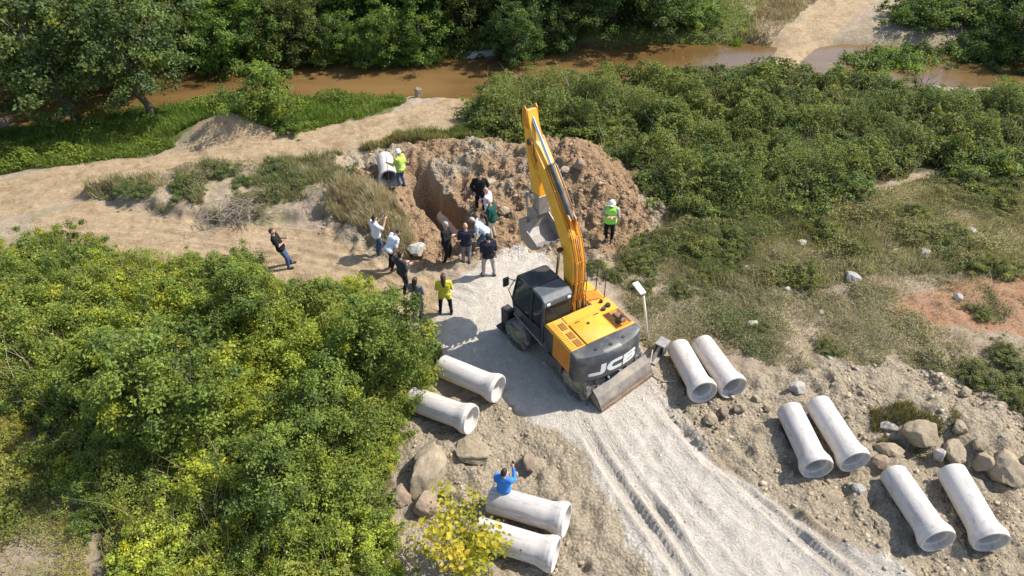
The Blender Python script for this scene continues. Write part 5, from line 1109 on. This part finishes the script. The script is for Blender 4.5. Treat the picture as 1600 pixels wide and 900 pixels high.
# yellow sapling in front, its largest leaves one by one
sp_ = W(728, 893); sap = thing('yellow_sapling', 'yellow-leaved sapling in front of the bottom pipe pair', 'tree', (sp_[0], sp_[1], gz(sp_[0], sp_[1])))
rs = np.random.default_rng(31); tips = []
mb = MB(); mb.tube([(0, 0, -.2), (.03, .02, .6), (.0, .1, 1.2)], [.035, .03, .022], 8); mb.done('trunk', M['wood'], sap)
for i in range(16):
    a = i * 2.4; z0 = .5 + .05 * i; rr = rs.uniform(.4, 1.1); e = Vector((math.cos(a) * rr - .02, math.sin(a) * rr + .15, z0 + rs.uniform(.45, 1.4))); o_ = Vector((.0, .05, z0 * .8))
    mb = MB(); mb.tube([o_, o_.lerp(e, .5) + Vector((0, 0, .08)), e], [.016, .01, .004], 5); mb.done('branch', M['wood'], sap); tips.append((o_, e))
bm = bmesh.new(); out = [(0, -.5), (.22, -.38), (.36, -.1), (.33, .15), (.16, .38), (0, .55), (-.16, .38), (-.33, .15), (-.36, -.1), (-.22, -.38)]
vv = [bm.verts.new((x, y, abs(x) * .25 - y * y * .25)) for x, y in out]; cc = [bm.verts.new((0, y, -y * y * .25)) for y in (-.2, .2)]
for i in range(5): 
    a, b = vv[i], vv[i + 1]; bm.faces.new([a, b, cc[0] if i < 2 else cc[1]])
bm.faces.new([vv[2], cc[1], cc[0]])
for i in range(5, 10):
    a, b = vv[i], vv[(i + 1) % 10]; bm.faces.new([a, b, cc[1] if i < 8 else cc[0]])
bm.faces.new([vv[8], cc[0], cc[1]]); bm.faces.new([vv[0], cc[0], vv[0]]) if False else None
LEAFS = []
for t_ in range(4):
    me = bpy.data.meshes.new('leaf'); bm.to_mesh(me); at = me.color_attributes.new('tint', 'FLOAT_COLOR', 'POINT'); c_ = [(.46, .40, .035), (.52, .44, .04), (.36, .36, .035), (.58, .46, .05)][t_]
    at.data.foreach_set('color', np.tile((*c_, 1), (len(me.vertices), 1)).astype(np.float32).ravel()); me.materials.append(M['leaf']); LEAFS.append(me)
bm.free()
LP_, LN_ = [], []
for i in range(1500):
    o_, e = tips[i % 16]; t_ = rs.uniform(.35, 1.08); p_ = np.array(o_.lerp(e, t_)) + rs.normal(size=3) * .15; LP_.append(p_); LN_.append(unit(np.array([0, -.15, .9]) + rs.normal(size=3) * .5))
order = np.argsort([-(p_[2] - .4 * p_[1]) for p_ in LP_])
for i in order[:290]:
    q = Vector(LN_[i]).to_track_quat('Z', 'Y'); o_ = link('leaf', LEAFS[i % 4], sap, LP_[i], (q @ Matrix.Rotation(rs.uniform(0, 6.28), 3, 'Z').to_quaternion()).to_euler(), rs.uniform(.09, .15))
rest = order[290:]; RP = np.array([LP_[i] for i in rest]); RN = np.array([LN_[i] for i in rest]); tag(link('leaves', leaf_mesh('leaves', RP, RN, rs.uniform(.08, .13, len(rest)), np.array([.34, .33, .035]) * rs.uniform(.7, 1.2, (len(rest), 1)), rs, .7), sap), kind='stuff')

# ---- stuff: ground cover and grass
def cover(name, label, P, n, hmax, leaf, pal, seed, dens=None, yellow=.05):
    rn_ = np.random.default_rng(seed); q = sample(P, n, seed, 0, dens); z = gfast(q[:, 0], q[:, 1]); hh_ = hmax * (.15 + .85 * np.clip(.5 + fbm(q[:, 0] * .7, q[:, 1] * .7, 2, seed) * 2.0 + fbm(q[:, 0] * 2.6, q[:, 1] * 2.6, 2, seed + 1) * .9, 0, 1)) * sstep(-.3, .8, poly_sd(q[:, 0], q[:, 1], P))
    pos = np.stack([q[:, 0], q[:, 1], z + .02 + hh_ * (1 - .5 * rn_.random(n) ** 2)], 1); nrm = unit(np.array([0, 0, 1.0]) + rn_.normal(size=(n, 3)) * .5)
    sp_n = np.clip(.5 + fbm(q[:, 0] * .45, q[:, 1] * .45, 3, seed + 8) * 2.6, 0, 1); leaf = leaf * (.65 + .8 * sp_n); tone = np.clip(.5 + fbm(q[:, 0] * .5, q[:, 1] * .5, 3, seed + 3) * 2.6, 0, 1)[:, None]; pal = np.array(pal); col = (pal[0] * (1 - tone) + pal[1] * tone) * rn_.uniform(.7, 1.35, (n, 1)); yy = rn_.random(n) < yellow; col[yy] = YEL * .8
    tag(link(name, leaf_mesh(name, pos, nrm, leaf * rn_.uniform(.6, 1.3, n), col, rn_)), label, kind='stuff')
def grass(name, label, P, n, hmin, hmax, w, pal, seed, dens=None, lean=.45):
    rn_ = np.random.default_rng(seed); q = sample(P, n, seed, 0, dens); z = gfast(q[:, 0], q[:, 1])
    tone = np.clip(.5 + fbm(q[:, 0] * .6, q[:, 1] * .6, 3, seed + 3) * 2.2 + rn_.normal(size=n) * .18, 0, 1)[:, None]
    hg = (hmin + (hmax - hmin) * rn_.random(n)) * (.6 + .8 * np.clip(.5 + fbm(q[:, 0] * 1.1, q[:, 1] * 1.1, 2, seed + 5) * 2, 0, 1)); a = rn_.uniform(0, 6.28, n); la = rn_.uniform(0, 6.28, n); ll = hg * lean * rn_.random(n) * 1.6
    b0 = np.stack([q[:, 0], q[:, 1], z - .02], 1); wv = np.stack([np.cos(a), np.sin(a), np.zeros(n)], 1) * (w * rn_.uniform(.6, 1.4, n))[:, None] * .5
    ld = np.stack([np.cos(la), np.sin(la), np.zeros(n)], 1); mid = b0 + ld * (ll * .35)[:, None]; mid[:, 2] += hg * .6; tip = b0 + ld * ll[:, None]; tip[:, 2] += hg
    V = np.stack([b0 - wv, b0 + wv, mid + wv * .7, mid - wv * .7, tip], 1).reshape(-1, 3); i = np.arange(n)[:, None] * 5
    F = np.concatenate([i + [0, 1, 2], i + [0, 2, 3], i + [3, 2, 4]], 1).reshape(-1, 3); pal = np.array(pal)
    col = (pal[0] * (1 - tone) + pal[1] * tone) * rn_.uniform(.75, 1.3, (n, 1))
    tag(link(name, mesh_np(name, V, F, np.repeat(col, 5, 0), [M['blade']])), label, kind='stuff')
offroad = lambda x, y: 1 - np.maximum(sstep(-.3, .2, poly_sd(x, y, Z_road)), sstep(-.3, .2, poly_sd(x, y, Z_trk2)))
cover('ground_cover', 'leafy undergrowth filling the left thicket', Z_thL, 170000, 1.35, .085, ((.145, .20, .046), (.30, .33, .066)), 301, lambda x, y: 1 - .97 * ((np.abs(x - W(655, 494)[0]) < 1.0) & (y > W(655, 494)[1] - 1.5)))
cover('ground_cover', 'leafy undergrowth filling the right thicket', Z_thR, 190000, 1.7, .115, ((.11, .155, .042), (.20, .235, .06)), 302)
cover('ground_cover', 'low leafy weeds over the right slope', Z_weedR, 100000, .5, .08, ((.13, .165, .05), (.28, .26, .12)), 303, lambda x, y: (.15 + .85 * wd(x, y)) * (.45 + .55 * sstep(22, 27, y)))
cover('ground_cover', 'low leafy weeds scattered in the dry grass of the lower right slope', Z_slopeR, 90000, .22, .055, ((.15, .18, .075), (.33, .31, .18)), 304, lambda x, y: sstep(-.08, .10, fbm(x * .6, y * .6, 4, 55)))
cover('ground_cover', 'yellowish low weeds in the lower left corner', Z_dryL, 90000, .55, .07, ((.17, .20, .05), (.31, .31, .08)), 305, lambda x, y: np.clip((np.hypot(x - W(25, 885)[0], y - W(25, 885)[1]) + fbm(x * 1.2, y * 1.2, 3, 97) * 2.2) / 1.1 - .3, .08, 1), .1)
cover('ground_cover', 'leafy green cover on the left river bank', Z_grnL, 60000, .7, .11, ((.11, .17, .03), (.21, .27, .045)), 306, lambda x, y: offroad(x, y) * (seg_dist(x, y, RIVER)[0] > 2.4) * (mound(x, y, 345, 216, 1.9, .9, 1.0) < .5))
cover('ground_cover', 'weeds growing on the ridge between the two dirt tracks', Z_ridge, 12000, .5, .07, ((.13, .15, .06), (.25, .23, .12)), 307, lambda x, y: sstep(-.05, .15, fbm(x * .8, y * .8, 3, 58)))
grass('green_grass', 'fresh green grass on the left river bank', Z_grnL, 45000, .2, .5, .03, ((.09, .17, .025), (.20, .26, .05)), 311, lambda x, y: offroad(x, y) * (seg_dist(x, y, RIVER)[0] > 2.0) * (mound(x, y, 345, 216, 1.9, .9, 1.0) < .5))
grass('dry_grass', 'dry straw-coloured grass over the right slope', Z_slopeR, 75000, .05, .22, .02, ((.26, .25, .14), (.50, .43, .31)), 312, lambda x, y: (.12 + .88 * sstep(-.1, .1, fbm(x * .6, y * .6, 4, 52))) * (1 - .8 * sstep(-.5, .5, poly_sd(x, y, Z_redR))), 1.1)
grass('dry_grass', 'olive and straw grass among the weeds of the right slope', Z_weedR, 60000, .12, .42, .02, ((.23, .23, .11), (.47, .42, .28)), 313)
grass('dry_grass', 'tall grey-green grass on the ridge between the two dirt tracks', Z_ridge, 11000, .1, .55, .022, ((.15, .18, .06), (.38, .33, .20)), 314, lambda x, y: sstep(-.04, .12, fbm(x * .7, y * .7, 3, 53)))
grass('dry_grass', 'dry yellow grass in the lower left corner', Z_dryL, 26000, .1, .4, .02, ((.22, .19, .06), (.42, .35, .16)), 315, lambda x, y: np.clip((np.hypot(x - W(25, 885)[0], y - W(25, 885)[1]) + fbm(x * 1.2, y * 1.2, 3, 97) * 2.2) / 1.1 - .3, .12, 1))
Z_mnd = WP([(520, 300), (560, 285), (620, 330), (660, 385), (640, 410), (575, 385), (530, 350)])
grass('dry_grass', 'dry straw and twigs over the mound left of the trench', Z_mnd, 11000, .1, .5, .022, ((.26, .23, .12), (.48, .41, .28)), 316, lambda x, y: notpale(x, y) * (seg_dist(x, y, TRENCH)[0] > 1.0))
Z_strip = WP([(520, 245), (600, 222), (720, 200), (760, 205), (800, 225), (700, 226), (620, 225)])
grass('green_grass', 'strip of grass between the dirt road and the spoil heap', Z_strip, 9000, .12, .45, .03, ((.13, .18, .04), (.28, .26, .11)), 317)
grass('dry_stalks', 'dry stalks standing out of the left thicket', Z_thL, 2600, 1.0, 1.7, .016, ((.30, .24, .14), (.45, .38, .24)), 321, None, .6)
grass('dry_stalks', 'dry stalks standing out of the right thicket', Z_thR, 3200, 1.0, 1.7, .02, ((.30, .25, .16), (.45, .38, .26)), 322, None, .6)
Z_scr = WP([(1150, 60), (1180, 20), (1200, -30), (1320, -40), (1265, 12), (1190, 68)])
grass('dry_grass', 'brown scrub left of the far road', Z_scr, 7000, .1, .4, .05, ((.24, .20, .12), (.42, .35, .24)), 323)
Z_farg = WP([(940, 84), (1000, 68), (1100, 56), (1160, 50), (1165, 68), (1090, 82), (960, 92)])
grass('green_grass', 'bright grass strip on the far river bank left of the ford', Z_farg, 14000, .3, .7, .05, ((.16, .24, .04), (.27, .34, .06)), 318)
Z_farb = WP([(930, 86), (1165, 52), (1195, 0), (1240, -60), (960, -60)])
cover('ground_cover', 'leafy cover on the far bank left of the far road', Z_farb, 22000, .45, .14, ((.13, .18, .045), (.24, .27, .07)), 324)
Z_slb = WP([(660, 84), (690, 50), (830, 48), (850, 76), (790, 82), (740, 80)])
cover('ground_cover', 'leafy cover behind the pale slab on the far bank', Z_slb, 9000, .9, .16, ((.10, .14, .04), (.19, .22, .06)), 325)
Z_rubg = WP([(1360, 640), (1480, 640), (1500, 690), (1440, 720), (1370, 690)])
grass('dry_grass', 'grass tufts on the earthy boulder of the right rubble', Z_rubg, 2200, .08, .26, .018, ((.14, .14, .05), (.34, .29, .15)), 319, lambda x, y: sstep(.02, .15, fbm(x * 1.4, y * 1.4, 3, 54)))
Z_rE = WP([(1560, 605), (1640, 600), (1760, 700), (1760, 820), (1640, 760), (1600, 680)])
grass('dry_grass', 'olive grass at the right edge above the boulders', Z_rE, 12000, .12, .4, .022, ((.14, .15, .05), (.30, .27, .12)), 320)

# ---- labels of the many alike plants: by nearness to something one can find
LM = [('the lone man', 447, 417), ('the woman in grey', 655, 494), ('the tall leaning boulder', 672, 745), ('the half-hidden pipe', 645, 622), ('the yellow sapling', 728, 893), ('the left picture edge', 0, 500), ('the lower left corner', 0, 890), ('the middle of the thicket', 300, 620), ('the bottom picture edge', 400, 895)]
relabel('yellow-green leafy shrub in the left thicket', LM, 'yellow-green shrub of left thicket'); relabel('mid-green leafy shrub in the left thicket', LM, 'green shrub of left thicket')
RMK = [('the boom tip', 870, 170), ('the reddish heap', 985, 270), ('the helmeted worker', 1010, 330), ('the ford', 1190, 125), ('the right picture edge', 1600, 200), ('the right river reach', 1480, 130), ('the dirt road bend', 745, 190), ('the thicket middle', 1250, 210)]
relabel('bramble shrub on the near side of the right thicket', RMK, 'near-side shrub of right thicket'); relabel('bramble shrub of the right thicket along the river', RMK, 'riverside shrub of right thicket')
relabel('low olive-green bush in the weeds of the right slope', RMK + [('the pale stones', 1200, 410), ('the leaning pole', 1003, 440), ('the red earth', 1540, 480)], 'low olive-green bush among right-slope weeds')
relabel('small grey-green bush on the bare lower part of the right slope', [('the leaning pole', 1003, 440), ('the upper pipe pair', 1140, 540), ('the red earth', 1540, 480), ('the rubble bank', 1540, 620)], 'small grey-green bush on right slope')
relabel('low yellowish bush in the dry ground at the lower left corner', [('the corner', 0, 890), ('the thicket', 120, 780), ('the left edge', 0, 680)], 'low yellowish bush at lower left')
relabel('dense bush right of the far dirt road beyond the river', [('the road', 1330, 50), ('the right edge', 1600, 40)], 'dense bush right of the far road'); relabel('bush left of the far dirt road beyond the river', [('the road', 1180, 60)], 'bush left of the far dirt road')
relabel('scrubby bush on the ridge between the dirt tracks', [('the lone man', 447, 417), ('the brush pile', 372, 335), ('the left road fork', 140, 300)], 'scrubby bush on the ridge')
relabel('dark tree at the upper right corner beyond the river', [('the corner', 1600, 20)], 'dark tree beyond the river at upper right'); relabel('pale stone lying in the dry grass of the right slope', [('the leaning pole', 1003, 440), ('the red earth', 1540, 480), ('the right edge', 1600, 258)], 'pale stone in right-slope grass')
for o in sorted((o for o in COL.objects if o.name.startswith('bank_tree') and 'far' in o['label']), key=lambda o: o.location.x / (o.location.y + 15)):
    l_ = o['label']; cnt = globals().setdefault('_cnt', {}); cnt[l_] = cnt.get(l_, 0) + 1; o['label'] = '%s, %s from the left' % (l_.replace('in the front row on the', 'in front row,').replace('behind the front row on the', 'behind front row,'), 'first' if cnt[l_] == 1 else ordinal(cnt[l_]))
